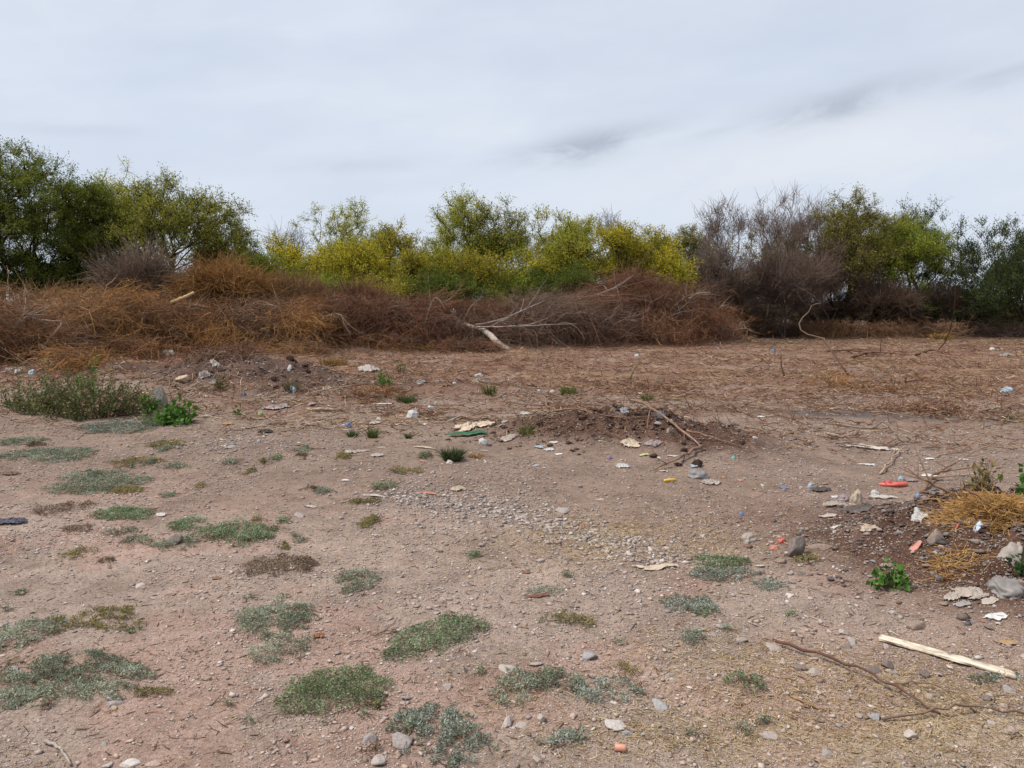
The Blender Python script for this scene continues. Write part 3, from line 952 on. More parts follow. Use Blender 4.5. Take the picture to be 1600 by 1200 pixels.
def brush_pile(seed, px, base_py, halfw, top_py, colr, label, n_cl=26, per=85, sl=1.0, flow=0.0, limbs=8, limb_col=(0.34, 0.27, 0.21), depth_r=1.5, grounded=0.5, name='brush_pile'):
    rng = np.random.default_rng(seed)
    p = at(px, base_py)
    Yf = p[1]
    Yc = Yf + depth_r * 0.8
    x = (px - 800) / F * Yc
    zt = at_depth(px, top_py, Yc)[2]
    z0 = float(H(x, Yc))
    zg = float(H(x, Yf))
    h = max(zt - zg, 0.35)
    rx = halfw / F * Yc
    base = np.array([x, Yc, z0])
    root = empty(name, base, label, 'brush pile', 'heaps of cleared brush')
    cols = np.array(BRUSHC[colr])
    if depth_r < 0.8:
        sl = sl * Yf / 24
    PP = []
    CC = []
    RR = []
    for i in range(n_cl):
        u = rng.uniform(-1, 1) * 0.85
        v = rng.uniform(-1, 0.7)
        lev = rng.uniform(0.0, 1.0) ** 0.8 * math.sqrt(max(0.05, 1 - u * u * 0.8 - 0.45 * v * v))
        c0 = np.array([x + u * rx, Yc + v * depth_r, 0])
        gz = float(H(c0[0], c0[1]))
        c0[2] = gz + lev * (zt - gz) * 0.90
        d = unit(np.array([rng.normal() * 1.1 + flow, -0.25 + rng.normal() * 0.5, 0.15 + rng.normal() * 0.40]))
        k = 6
        L = rng.uniform(0.45, 1.15, per) * sl * (0.75 + 0.5 * rng.random())
        spread = rng.uniform(0.35, 0.95)
        D = unit(d + rng.normal(size=(per, 3)) * spread)
        S = c0 + rng.normal(size=(per, 3)) * np.array([0.42, 0.32, 0.24]) * (1 if depth_r >= 0.8 else 0.55)
        tt = np.linspace(0, 1, k)
        bend = rng.normal(size=(per, 3)) * 0.34 + rng.normal(size=3) * 0.25
        Q = S[:, None, :] + D[:, None, :] * (L[:, None] * tt)[:, :, None] + bend[:, None, :] * (L[:, None] * tt ** 2)[:, :, None]
        Q[:, :, 2] -= (rng.uniform(0.0, 0.65, (per, 1)) * L[:, None] * tt ** 2)
        Q = Q + rng.normal(size=Q.shape) * 0.026 * (1 if depth_r >= 0.8 else 0.5)
        g = H(Q[:, :, 0].ravel(), Q[:, :, 1].ravel()).reshape(Q.shape[:2])
        Q[:, :, 2] = np.maximum(Q[:, :, 2], g + 0.01 + 0.05 * rng.random(Q.shape[:2]))
        over = zg + (zt - zg) * (0.36 + 0.90 * float(vnoise(u * 2.3 + seed, v * 2.0, seed))) + 0.06 * rng.normal(size=(per, 1))
        Q[:, :, 2] = np.where(Q[:, :, 2] > over, over + 0.4 * (Q[:, :, 2] - over), Q[:, :, 2])
        # side twigs
        kid = np.repeat(np.arange(per), 3)
        at_ = rng.integers(1, k - 1, len(kid))
        O = Q[kid, at_]
        T0 = unit(Q[kid, at_ + 1] - O)
        kd = unit(T0 + rng.normal(size=(len(kid), 3)) * 0.75)
        kl = L[kid] * rng.uniform(0.18, 0.5, len(kid))
        KQ = O[:, None, :] + kd[:, None, :] * (kl[:, None] * tt)[:, :, None] + (rng.normal(size=(len(kid), 1, 3)) * 0.25 * kl[:, None, None]) * (tt ** 2)[None, :, None]
        gk = H(KQ[:, :, 0].ravel(), KQ[:, :, 1].ravel()).reshape(KQ.shape[:2])
        KQ[:, :, 2] = np.maximum(KQ[:, :, 2], gk + 0.01)
        PP.append(Q)
        PP.append(KQ[:, ::1])
        tone = rng.uniform(0.05, 0.95)
        alt = np.array(BRUSHC[rng.choice(['greybrown', 'rust', 'brown', 'greybrown', 'darkgrey', colr, colr, colr, colr, colr])])
        cols = 0.6 * alt + 0.4 * np.array(BRUSHC[colr])
        q = np.clip(tone * 0.62 + rng.random(per) * 0.50 - 0.05, 0, 1) * 2
        f = np.clip(q, 0, 1)[:, None]
        gg = np.clip(q - 1, 0, 1)[:, None]
        cm = cols[0] * (1 - f) + cols[1] * (f - gg) + cols[2] * gg
        CC.append(cm)
        CC.append(cm[kid] * rng.uniform(0.8, 1.25, (len(kid), 1)))
        RR.append(0.5 + 1.3 * rng.random(per) ** 2.5)
        RR.append(rng.uniform(0.35, 0.75, len(kid)))
    Q = np.concatenate(PP) - base
    rr = np.concatenate(RR)[:, None] * np.array([0.0075, 0.007, 0.006, 0.005, 0.004, 0.0028])[None]
    V, Fc, k = tubes(Q, rr, 3, rng)
    new_obj('dry_foliage', make_mesh('dry_foliage', V, Fc, M_TWIG, np.repeat(np.concatenate(CC), k, 0)), root)
    for i in range(limbs):
        u = rng.uniform(-0.9, 0.9)
        s = np.array([x + u * rx, Yf + rng.uniform(-0.2, 0.5), 0])
        gz = float(H(s[0], s[1]))
        s[2] = gz + rng.uniform(0.05, 0.75) * (zt - gz) * math.sqrt(max(0.1, 1 - u * u))
        a = rng.choice([-1, 1]) * rng.uniform(0.3, 1.0)
        L = rng.uniform(0.7, 1.7) * (1 if depth_r >= 0.8 else Yf / 42)
        e = s + np.array([a * L, rng.uniform(-0.3, 0.5), rng.uniform(-0.35, 0.45) * L])
        e[2] = max(e[2], float(H(e[0], e[1])) + 0.05)
        m = (s + e) / 2 + rng.normal(size=3) * 0.12 * L
        m[2] += 0.08
        add_branch('branch', rng, [s - base, m - base, e - base], rng.uniform(0.011, 0.028) * (1 if depth_r >= 0.8 else Yf / 48), 0.007 * (1 if depth_r >= 0.8 else 0.5), np.array(limb_col) * (0.78 if depth_r >= 0.8 else 0.65) * rng.uniform(0.7, 1.15), root, forks=6, base=(0, 0, 0), flen=0.6)
    return root


PILES = [
    (201, -40, 575, 80, 455, 'brown', 'brown brush pile running out of view beneath the tall ragged tree', dict()),
    (202, 50, 566, 75, 468, 'greybrown', 'brush pile with pale bare branches sticking out over straw-coloured fans', dict(limbs=9, limb_col=(0.34, 0.25, 0.17))),
    (203, 120, 556, 80, 445, 'orange', 'long sloping orange brown brush pile with swept twigs', dict(n_cl=32, flow=0.6)),
    (204, 205, 548, 70, 442, 'orange', 'bright orange brush mound with a hollow under it', dict(n_cl=32, flow=0.7, limbs=6, limb_col=(0.36, 0.24, 0.13))),
    (205, 270, 545, 55, 462, 'brown', 'brown brush pile with white rag caught in it', dict(limbs=6)),
    (206, 345, 542, 55, 478, 'orange', 'drooping straw orange brush pile like a thatch', dict(n_cl=26, sl=0.9)),
    (207, 410, 538, 60, 472, 'greybrown', 'greyish brush pile of long crossed branches', dict(limbs=9)),
    (208, 480, 538, 50, 472, 'orange', 'small orange brown brush pile under the dead bush', dict(sl=0.9)),
    (209, 560, 534, 62, 464, 'rust', 'dark rust red brush pile, widest of the red ones', dict(n_cl=32)),
    (210, 635, 532, 58, 462, 'rust', 'rust brown brush pile with grey twigs along its top', dict(n_cl=30)),
    (211, 705, 532, 52, 470, 'darkgrey', 'dark brown brush pile behind the fallen pale trunk', dict(n_cl=30)),
    (212, 775, 530, 55, 477, 'rust', 'low reddish brush pile beside the fallen pale trunk', dict(n_cl=26)),
    (213, 865, 538, 90, 466, 'greybrown', 'grey uprooted bush lying on its side with pale limbs fanning out', dict(n_cl=36, per=95, flow=1.2, limbs=10, limb_col=(0.36, 0.30, 0.26), sl=1.3)),
    (214, 975, 530, 70, 432, 'rust', 'tallest dark rust brush mound with grey branches on its slope', dict(n_cl=38, limbs=7, limb_col=(0.26, 0.21, 0.18))),
    (215, 1040, 527, 58, 438, 'rust', 'rust brown brush mound next to the bare grey shrubs', dict(n_cl=34)),
    (216, 1095, 525, 45, 485, 'brown', 'low brown brush heap with pale sticks at the end of the bank', dict(n_cl=20, limbs=8, sl=0.8)),
    (231, 110, 578, 50, 545, 'orange', 'loose straw-coloured spill of brush in front of the long sloping pile', dict(n_cl=12, per=50, sl=0.7, limbs=5, depth_r=0.7)),
    (232, 215, 560, 45, 530, 'brown', 'loose brown spill of brush below the bright orange mound', dict(n_cl=12, per=50, sl=0.7, limbs=5, depth_r=0.7)),
    (233, 345, 556, 45, 546, 'rust', 'flat spill of red brown sticks behind the brown heap', dict(n_cl=12, per=48, sl=0.7, limbs=7, depth_r=0.7)),
    (234, 455, 552, 55, 532, 'orange', 'flat spill of tan sticks on open ground by the brush', dict(n_cl=10, per=45, sl=0.7, limbs=7, depth_r=0.7)),
    (235, 610, 545, 55, 525, 'brown', 'low ragged edge of twigs under the dark rust pile', dict(n_cl=11, per=48, sl=0.7, limbs=6, depth_r=0.7)),
    (236, 735, 550, 45, 532, 'rust', 'low ragged edge of twigs beside the fallen log', dict(n_cl=10, per=48, sl=0.6, limbs=5, depth_r=0.6)),
    (237, 1010, 538, 65, 515, 'rust', 'thin rusty spill of twigs under the tallest mound', dict(n_cl=11, per=48, sl=0.6, limbs=8, depth_r=0.6)),
    (238, 590, 624, 40, 612, 'brown', 'small low heap of brown twigs alone near the vivid sprig', dict(n_cl=8, per=22, sl=0.5, limbs=4, depth_r=0.35)),
    (239, 1010, 608, 35, 598, 'brown', 'small low heap of reddish twigs past the thin leaning stem', dict(n_cl=7, per=18, sl=0.45, limbs=3, depth_r=0.3)),
    (240, 1300, 603, 26, 588, 'orange', 'small heap of split tan twigs at the foot of the hooked branch', dict(n_cl=6, per=18, sl=0.4, limbs=3, depth_r=0.3)),
    (241, 1380, 612, 60, 604, 'brown', 'thin band of brown twigs on the open reddish ground', dict(n_cl=8, per=18, sl=0.5, limbs=3, depth_r=0.4)),
    (242, 1500, 650, 60, 640, 'rust', 'thin band of rust twigs near the small green tuft', dict(n_cl=8, per=18, sl=0.4, limbs=3, depth_r=0.35)),
    (217, 1200, 526, 55, 500, 'darkgrey', 'low dark brush heap in the shade of the bare shrubs', dict(n_cl=18, sl=0.7, limbs=4, depth_r=1.0)),
    (218, 1320, 528, 60, 505, 'brown', 'low reddish litter heap under the dark bare thicket', dict(n_cl=18, sl=0.6, limbs=3, depth_r=0.9)),
    (219, 1440, 528, 55, 503, 'brown', 'low brown heap of sticks below the light green tree', dict(n_cl=16, sl=0.6, limbs=5, depth_r=0.9)),
    (220, 1545, 528, 55, 505, 'darkgrey', 'low dark heap of sticks below the sparse spiky tree', dict(n_cl=16, sl=0.6, limbs=5, depth_r=0.9)),
]
for row in PILES:
    brush_pile(*row[:7], **row[7])


# the fallen pale trunk and other single branches
def pts_at(lst):
    """(px, py, height above ground): places on the ground, lifted"""
    out = []
    for px, py, z in lst:
        p = at(px, py)
        out.append([p[0], p[1], p[2] + z])
    return np.array(out)


def pts_depth(lst):
    return np.array([at_depth(px, py, Yd) for px, py, Yd in lst])


rngb = np.random.default_rng(77)
PALE = (0.42, 0.35, 0.30)
add_branch('fallen_log', rngb, pts_depth([(797, 549, 25.3), (775, 533, 25.8), (757, 516, 26.3), (735, 509, 26.8), (718, 505, 27.0), (708, 492, 27.2), (712, 486, 27.3)]), 0.12, 0.05, PALE,
           label='thick pale bleached trunk fallen from the brush onto the dirt', cat='log', forks=4, flen=0.2, sides=9)
add_branch('fallen_branch', rngb, pts_depth([(742, 508, 26.6), (790, 497, 26.4), (850, 470, 26.8)]), 0.045, 0.012, (0.28, 0.23, 0.20), label='long pale branch rising over the grey uprooted bush', forks=7, flen=0.5)
add_branch('fallen_branch', rngb, pts_depth([(745, 511, 26.3), (800, 510, 25.9), (900, 505, 26.0)]), 0.038, 0.010, (0.28, 0.23, 0.20), label='straight pale branch along the foot of the grey uprooted bush', forks=7, flen=0.5)
add_branch('fallen_branch', rngb, pts_depth([(905, 468, 28.0), (960, 450, 28.0), (990, 430, 28.2)]), 0.03, 0.008, (0.24, 0.20, 0.175), label='grey forked branch sticking up from the tallest rust mound', forks=5, flen=0.5)
add_branch('fallen_branch', rngb, pts_depth([(62, 547, 20.6), (85, 520, 20.8), (97, 505, 21.0)]), 0.045, 0.03, (0.36, 0.25, 0.17), label='stout tan branch propped upright against the straw-coloured brush', forks=2, flen=0.4)
add_branch('fallen_branch', rngb, pts_depth([(20, 520, 20.5), (38, 492, 20.6), (60, 500, 20.9), (100, 503, 21)]), 0.035, 0.015, (0.33, 0.26, 0.22), label='twisted grey branch lying over the straw-coloured brush', forks=6, flen=0.5)
add_branch('fallen_branch', rngb, pts_depth([(268, 473, 24.0), (290, 464, 24.0), (303, 457, 24.1)]), 0.055, 0.05, (0.42, 0.28, 0.15), label='broken orange stub of branch sticking out of the orange mound', forks=0)
add_branch('dead_branch', rngb, pts_depth([(1326, 586, 16.6), (1310, 565, 16.7), (1290, 535, 16.9), (1284, 528, 17.0), (1254, 519, 17.1), (1250, 505, 17.2), (1262, 488, 17.3), (1270, 476, 17.3), (1284, 474, 17.4)]), 0.024, 0.010, (0.15, 0.10, 0.072),
           label='crooked dead branch standing up from the far dirt like a hook', forks=4, flen=0.15)
add_branch('dead_sapling', rngb, pts_depth([(1225, 588, 16.4), (1221, 570, 16.4), (1220, 552, 16.4)]), 0.02, 0.008, (0.15, 0.09, 0.06), label='short upright dead stem beside the hooked branch', cat='stem', forks=2, flen=0.2)
add_branch('dead_sapling', rngb, pts_depth([(985, 601, 15.1), (987, 585, 15.1), (1000, 567, 15.2)]), 0.02, 0.007, (0.10, 0.085, 0.05), label='thin dark leaning stem standing alone on the far dirt', cat='stem', forks=2, flen=0.3)
add_branch('stick', rngb, pts_at([(1212, 1009, 0.02), (1280, 1032, 0.035), (1350, 1062, 0.04), (1410, 1092, 0.03), (1468, 1120, 0.012)]), 0.0075, 0.004, (0.115, 0.062, 0.045), label='long thin dark brown stick curving across the stony dirt near the plank', cat='stick', forks=1, flen=0.15)
add_branch('stick', rngb, pts_at([(1378, 1130, 0.012), (1450, 1122, 0.03), (1520, 1115, 0.03), (1605, 1121, 0.015)]), 0.005, 0.004, (0.16, 0.11, 0.085), label='thin grey stick lying level at the end of the long curved one', cat='stick', forks=0)
add_branch('stick', rngb, pts_at([(1398, 1072, 0.012), (1450, 1080, 0.03), (1495, 1098, 0.03), (1525, 1117, 0.015)]), 0.0035, 0.0025, (0.16, 0.10, 0.07), label='fine bent twig between the plank and the long curved stick', cat='stick', forks=0)
add_branch('stick', rngb, pts_at([(1235, 1092, 0.006), (1262, 1105, 0.012), (1290, 1114, 0.006)]), 0.004, 0.0025, (0.28, 0.16, 0.07), label='short orange twig on the chaff below the long curved stick', cat='stick', forks=0)
add_branch('stick', rngb, pts_at([(985, 645, 0.15), (1010, 655, 0.14), (1040, 668, 0.10), (1068, 688, 0.08), (1096, 705, 0.03)]), 0.016, 0.010, (0.24, 0.15, 0.105), label='long curved brown stick lying over the dark earth heap', cat='stick', forks=2, flen=0.3)
add_branch('stick', rngb, pts_at([(1073, 683, 0.06), (1105, 690, 0.06), (1158, 702, 0.02)]), 0.013, 0.006, (0.20, 0.115, 0.08), label='reddish stick branching off beside the dark earth heap', cat='stick', forks=1, flen=0.3)
add_branch('stick', rngb, pts_at([(1097, 704, 0.05), (1062, 724, 0.06), (1022, 738, 0.02)]), 0.016, 0.006, (0.20, 0.12, 0.085), label='forked stick pointing back from the tip of the dark heap', cat='stick', forks=3, flen=0.3)
add_branch('stick', rngb, pts_at([(848, 628, 0.10), (855, 641, 0.08), (872, 648, 0.05), (905, 645, 0.05), (935, 650, 0.02)]), 0.016, 0.007, (0.20, 0.125, 0.09), label='hooked brown root on the far side of the dark heap', cat='root', forks=3, flen=0.35)
add_branch('stick', rngb, pts_at([(1440, 772, 0.01), (1455, 755, 0.05), (1478, 750, 0.09), (1492, 745, 0.12)]), 0.017, 0.006, (0.19, 0.115, 0.075), label='forked root lying in front of the orange straw clump', cat='root', forks=5, flen=0.6)
add_branch('stick', rngb, pts_at([(1375, 742, 0.01), (1392, 724, 0.04), (1413, 704, 0.04)]), 0.010, 0.006, (0.36, 0.27, 0.19), label='pale stick leaning on a wisp of straw near the red sandal', cat='stick', forks=1, flen=0.3)
add_branch('stick', rngb, pts_at([(480, 643, 0.02), (500, 643, 0.03), (535, 643, 0.02)]), 0.03, 0.024, (0.33, 0.24, 0.17), label='straight flat piece of weathered wood among the litter', cat='wood', forks=0)
add_branch('stick', rngb, pts_at([(1330, 560, 0.03), (1365, 556, 0.1), (1420, 558, 0.06)]), 0.04, 0.014, (0.12, 0.068, 0.045), label='dark dead bough lying on the far reddish ground', cat='branch', forks=5, flen=0.5)
add_branch('stick', rngb, pts_at([(1290, 551, 0.05), (1330, 553, 0.1), (1375, 560, 0.06)]), 0.035, 0.012, (0.11, 0.06, 0.04), label='second dark bough crossing the one on the far reddish ground', cat='branch', forks=5, flen=0.5)
add_branch('stick', rngb, pts_at([(1430, 556, 0.04), (1462, 552, 0.1), (1500, 572, 0.04)]), 0.035, 0.012, (0.13, 0.072, 0.045), label='dark arched bough further along the far reddish ground', cat='branch', forks=4, flen=0.5)
add_branch('stick', rngb, pts_at([(1390, 599, 0.02), (1415, 599, 0.04), (1444, 596, 0.02)]), 0.026, 0.012, (0.12, 0.065, 0.045), label='short dark stick alone on the open reddish ground', cat='stick', forks=1, flen=0.3)
add_branch('stick', rngb, pts_at([(700, 1075, 0.005), (703, 1062, 0.012), (722, 1082, 0.006)]), 0.0028, 0.002, (0.34, 0.22, 0.13), label='bent pale twig lying on bare dirt between two green mats', cat='stick', forks=0)
add_branch('stick', rngb, pts_at([(545, 1010, 0.005), (590, 995, 0.012), (622, 968, 0.006)]), 0.0025, 0.0018, (0.22, 0.13, 0.09), label='hair thin brown twig beside the brightest green mat', cat='stick', forks=0)
add_branch('stick', rngb, pts_at([(70, 1165, 0.012), (88, 1172, 0.016), (98, 1185, 0.02), (112, 1198, 0.012)]), 0.007, 0.004, (0.27, 0.23, 0.20), label='pale crooked twig at the bottom edge near the charred chip', cat='stick', forks=1, flen=0.2)
add_branch('stick', rngb, pts_at([(1165, 668, 0.01), (1185, 672, 0.02), (1195, 676, 0.01)]), 0.012, 0.006, (0.25, 0.17, 0.11), label='short tan stick on the smooth dirt past the dark heap', cat='stick', forks=0)


# ------------------------------------------------------------------ creeping weed mats
WEEDC = {
    'grey': [(0.124, 0.144, 0.097), (0.239, 0.269, 0.190), (0.398, 0.419, 0.320)],
    'green': [(0.079, 0.113, 0.059), (0.167, 0.227, 0.119), (0.325, 0.377, 0.239)],
    'bright': [(0.064, 0.088, 0.043), (0.136, 0.185, 0.088), (0.281, 0.307, 0.186)],
    'olive': [(0.111, 0.102, 0.046), (0.215, 0.192, 0.078), (0.351, 0.301, 0.130)],
    'dry': [(0.098, 0.064, 0.046), (0.195, 0.134, 0.098), (0.305, 0.237, 0.176)],
    'teal': [(0.114, 0.139, 0.103), (0.216, 0.248, 0.196), (0.380, 0.405, 0.344)],
}


def weed_mat(seed, px, py, wpx, hpx, kind, label, dens=1.0, tall=0.035, skew=0.0, leaf=0.0115):
    rng = np.random.default_rng(seed)
    p = at(px, py)
    dist = p[1]
    a = wpx / 2 / F * math.hypot(dist, 1.6)
    # depth extent from the photo's vertical extent
    d0 = at(px, py + hpx / 2)[1]
    d1 = at(px, py - hpx / 2)[1]
    b = max((d1 - d0) / 2, 0.03)
    cols = np.array(WEEDC[kind])
    lf = leaf * max(1.0, (dist / 4.0) ** 0.55)
    area = math.pi * a * b
    n = int(np.clip(area / (lf * lf) * 4.0 * dens, 60, 9000))
    nc = int(rng.integers(4, 8)) if wpx > 35 else 2
    cen = [(rng.uniform(-0.62, 0.62) * (1 if wpx > 35 else 0.4), rng.uniform(-0.55, 0.55) * (1 if wpx > 35 else 0.4), rng.uniform(0.35, 0.72)) for _ in range(nc)]
    X = []
    need = n
    while need > 0:
        m = need * 3 + 50
        u = rng.uniform(-1.15, 1.15, m)
        v = rng.uniform(-1.15, 1.15, m)
        edge = np.zeros(m)
        for cx, cy, cr in cen:
            ang = np.arctan2(v - cy, u - cx)
            rr = np.hypot(u - cx, v - cy)
            e = cr * (0.50 + 1.05 * vnoise(ang * 3.4 + cx * 9, np.full(m, cy * 7.0), seed)) - rr
            edge = np.maximum(edge, e / cr + 0.12 * rng.random(m))
        gaps = fbm(u * a * 22, v * b * 22, 3, seed + 5)
        ok = (edge > 0) & (rng.random(m) < 0.16 + edge * 2.2) & (gaps > 0.385 - 0.25 * (dens - 1)) & (np.hypot(u, v) < 1.15)
        got = np.stack([u[ok], v[ok], edge[ok]], 1)[:need]
        X.append(got)
        need -= len(got)
        if len(X) > 40:
            break
    X = np.vstack(X)
    n = len(X)
    wx = p[0] + X[:, 0] * a + skew * X[:, 1] * b
    wy = p[1] + X[:, 1] * b
    hz = 0.75 * tall * np.clip(X[:, 2] * 1.8, 0.15, 1) * (0.5 + fbm(wx * 14, wy * 14, 2, seed + 9))
    C = np.stack([wx, wy, H(wx, wy) + 0.003 + hz * rng.random(n) ** 0.6], 1) - p
    outw = np.stack([X[:, 0], X[:, 1], np.zeros(n)], 1)
    D = rng.normal(size=(n, 3)) * np.array([1, 1, 0.45]) + outw * 0.4 + np.array([0, 0, 0.45])
    L = lf * rng.uniform(0.6, 1.4, n)
    V, Q = leaves(C, D, L, L * rng.uniform(0.32, 0.52, n), rng, flat=0.12)
    tone = fbm(wx * 7, wy * 7, 3, seed + 3)
    q = np.clip((tone - 0.5) * 1.3 + 0.56 + rng.normal(size=n) * 0.27, 0, 1) * 2
    f = np.clip(q, 0, 1)[:, None]
    g = np.clip(q - 1, 0, 1)[:, None]
    c = cols[0] * (1 - f) + cols[1] * (f - g) + cols[2] * g
    dry = rng.random(n) < 0.05
    c[dry] = np.array([0.26, 0.18, 0.09])
    # creeping stems
    ns = max(6, n // 60)
    k = rng.integers(0, n, ns)
    th = rng.uniform(0, 2 * np.pi, ns)
    ln = rng.uniform(0.03, 0.09, ns) * max(1, dist / 4)
    tt = np.linspace(0, 1, 4)
    SP = np.zeros((ns, 4, 3))
    SP[:, :, 0] = wx[k][:, None] + np.cos(th)[:, None] * ln[:, None] * tt
    SP[:, :, 1] = wy[k][:, None] + np.sin(th)[:, None] * ln[:, None] * tt
    SP[:, :, 2] = H(SP[:, :, 0].ravel(), SP[:, :, 1].ravel()).reshape(ns, 4) + 0.006 + 0.012 * np.sin(tt * 3)
    SP -= p
    sv, sf, kk = tubes(SP, np.full((ns, 4), 0.0012 * max(1, dist / 4)), 3, rng)
    o = new_obj('weed_foliage', make_mesh('weed_foliage', np.vstack([V, sv]), [Q] + [s + len(V) for s in sf], M_WEED,
                                          np.vstack([np.repeat(c, 4, 0), np.tile(np.array([[0.17, 0.10, 0.06]]), (len(sv), 1))])), None, tuple(p))
    o.name = 'weed_mat'
    return tag(o, label, 'weed mat', 'creeping weed mats on the dirt')


MATS = [
    (110, 1066, 235, 96, 'grey', 'largest grey green weed mat, spreading in uneven lobes at the near edge', dict(skew=-0.3)),
    (30, 1100, 90, 30, 'grey', 'low grey green weed strip attached to the largest mat', dict(dens=0.8)),
    (36, 992, 92, 58, 'grey', 'grey green weed mat with a blue stone at its tip, just beyond the largest mat', dict()),
    (165, 965, 140, 40, 'olive', 'straggly olive brown weed mat with straw at one end', dict(dens=0.6)),
    (240, 1086, 52, 18, 'olive', 'tiny yellow green weed tuft near the white stones', dict()),
    (445, 963, 128, 62, 'grey', 'squarish grey green weed mat on bare pink dirt', dict()),
    (442, 1016, 84, 40, 'grey', 'smaller grey green weed mat just below the squarish one', dict(dens=0.8)),
    (535, 1088, 168, 74, 'bright', 'brightest thick green weed mat shaped like a dome', dict(dens=1.25, tall=0.05)),
    (686, 998, 112, 66, 'green', 'thick oval green weed mat next to crushed gravel', dict(dens=1.2, tall=0.045, skew=0.5)),
    (700, 1150, 165, 88, 'teal', 'big blue grey weed mat with a grey rock set in it', dict()),
    (830, 1070, 135, 56, 'grey', 'grey weed mat with yellow straw along one side', dict(dens=0.85)),
    (960, 1084, 112, 42, 'teal', 'wedge of grey green weeds beside the blue grey stone', dict(dens=0.8)),
    (885, 1164, 80, 28, 'teal', 'small weed mat hugging a round pinkish stone', dict()),
    (545, 911, 80, 34, 'grey', 'slanting grey green weed mat between the dried mat and the gravel', dict(dens=0.85)),
    (432, 886, 108, 36, 'dry', 'brown dried-up weed mat', dict(dens=0.8)),
    (358, 838, 128, 38, 'green', 'green end of the long weed mat, with one vivid spot', dict(tall=0.045)),
    (250, 853, 112, 20, 'grey', 'greyer thin end of the long weed mat with a dark stone on it', dict(dens=0.8)),
    (294, 823, 64, 20, 'green', 'small weed mat just above the long mat', dict()),
    (190, 806, 120, 26, 'green', 'neat elongated green weed mat with a white stone at its end', dict(dens=1.1)),
    (100, 797, 74, 16, 'dry', 'thin grey weed mat with reddish dead tips', dict(dens=0.6)),
    (155, 757, 135, 34, 'grey', 'wide ragged grey green weed mat in the middle of the pale dirt', dict()),
    (75, 713, 125, 22, 'grey', 'long slanting grey weed mat', dict()),
    (30, 692, 66, 14, 'grey', 'faint grey weed mat at the edge of the view', dict(dens=0.7)),
    (185, 668, 120, 18, 'teal', 'flat bluish weed mat in front of the flowering bush', dict()),
    (240, 657, 70, 18, 'bright', 'fresh green weed patch at the foot of the flowering bush', dict(tall=0.08)),
    (207, 768, 58, 10, 'olive', 'olive yellow weed strip below the ragged mat', dict()),
    (118, 870, 62, 16, 'olive', 'faint olive weed patch below the neat elongated mat', dict(dens=0.5)),
    (112, 830, 55, 14, 'dry', 'reddish dried weed patch beside the neat elongated mat', dict(dens=0.5)),
    (185, 833, 50, 12, 'grey', 'sparse grey weed patch beside the reddish stone', dict(dens=0.6)),
    (272, 730, 62, 10, 'grey', 'narrow grey weed strip towards the gravel bank', dict(dens=0.7)),
    (215, 722, 70, 12, 'olive', 'brown green weed strip beyond the ragged mat', dict(dens=0.7)),
    (265, 776, 30, 9, 'grey', 'single small grey weed tuft on pale dirt', dict()),
    (262, 695, 60, 10, 'olive', 'brown tipped weed strip before the gravel bank', dict(dens=0.7)),
    (1072, 952, 82, 36, 'teal', 'blue green weed mat with yellow leaves at one side', dict()),
    (1080, 1000, 40, 26, 'teal', 'small blue green weed mat below the one with yellow leaves', dict()),
    (1118, 877, 95, 22, 'green', 'green weed mat at the tail of the gravel strip', dict()),
    (1142, 902, 110, 24, 'teal', 'blue green weed mat touching the tail of the gravel strip', dict()),
    (1205, 917, 46, 16, 'teal', 'trailing end of weeds near a white stone', dict()),
    (1163, 1070, 52, 26, 'green', 'compact dark green weed clump on the chaff', dict(tall=0.05)),
    (1181, 1145, 54, 24, 'grey', 'loose grey weed tuft near the bottom of the chaff', dict(dens=0.7)),
    (885, 973, 74, 24, 'olive', 'thin brownish green weed mat in the middle of the gravel', dict()),
    (978, 1048, 38, 14, 'olive', 'small dull weed tuft above the wedge of weeds', dict(dens=0.9)),
    (745, 870, 32, 12, 'green', 'little isolated green weed tuft on the gravel', dict()),
    (584, 814, 40, 24, 'olive', 'half green half brown weed tuft beside the gravel strip', dict()),
    (600, 765, 38, 11, 'bright', 'bright green weed tuft at the head of the gravel strip', dict(tall=0.06)),
    (505, 770, 30, 9, 'teal', 'tiny dark teal weed tuft on the pale dirt', dict()),
    (572, 787, 55, 9, 'olive', 'flat olive weed strip below the bright green tuft', dict(dens=0.8)),
    (850, 926, 52, 14, 'grey', 'sparse weed wisp beside a red twig', dict(dens=0.6)),
    (1540, 1062, 100, 20, 'teal', 'weeds growing round the lower end of the plank', dict(tall=0.02, dens=0.7)),
    (665, 715, 28, 8, 'bright', 'small green weed tuft above the red scrap', dict(tall=0.06)),
    (640, 738, 55, 9, 'olive', 'faint weed strip below the red scrap', dict(dens=0.6)),
    (1255, 878, 40, 14, 'olive', 'yellow green weed tuft behind a dark stone', dict(dens=0.7, tall=0.05)),
    (1235, 963, 22, 8, 'green', 'tiny weed sprig among the grey stones', dict()),
]
for i, row in enumerate(MATS):
    weed_mat(300 + i, *row[:6], **row[6])


rw = np.random.default_rng(380)
for k in range(46):
    px, py = rw.uniform(5, 1150), rw.uniform(690, 1190)
    if px > 560 and py < 860:
        px *= 0.5
    o = weed_mat(381 + k, px, py, rw.uniform(14, 34), rw.uniform(6, 13), ['grey', 'olive', 'dry', 'grey', 'green'][k % 5], 'stray little weed sprig coming up alone from the dirt', dens=0.8)
    o['group'] = 'stray weed sprigs'


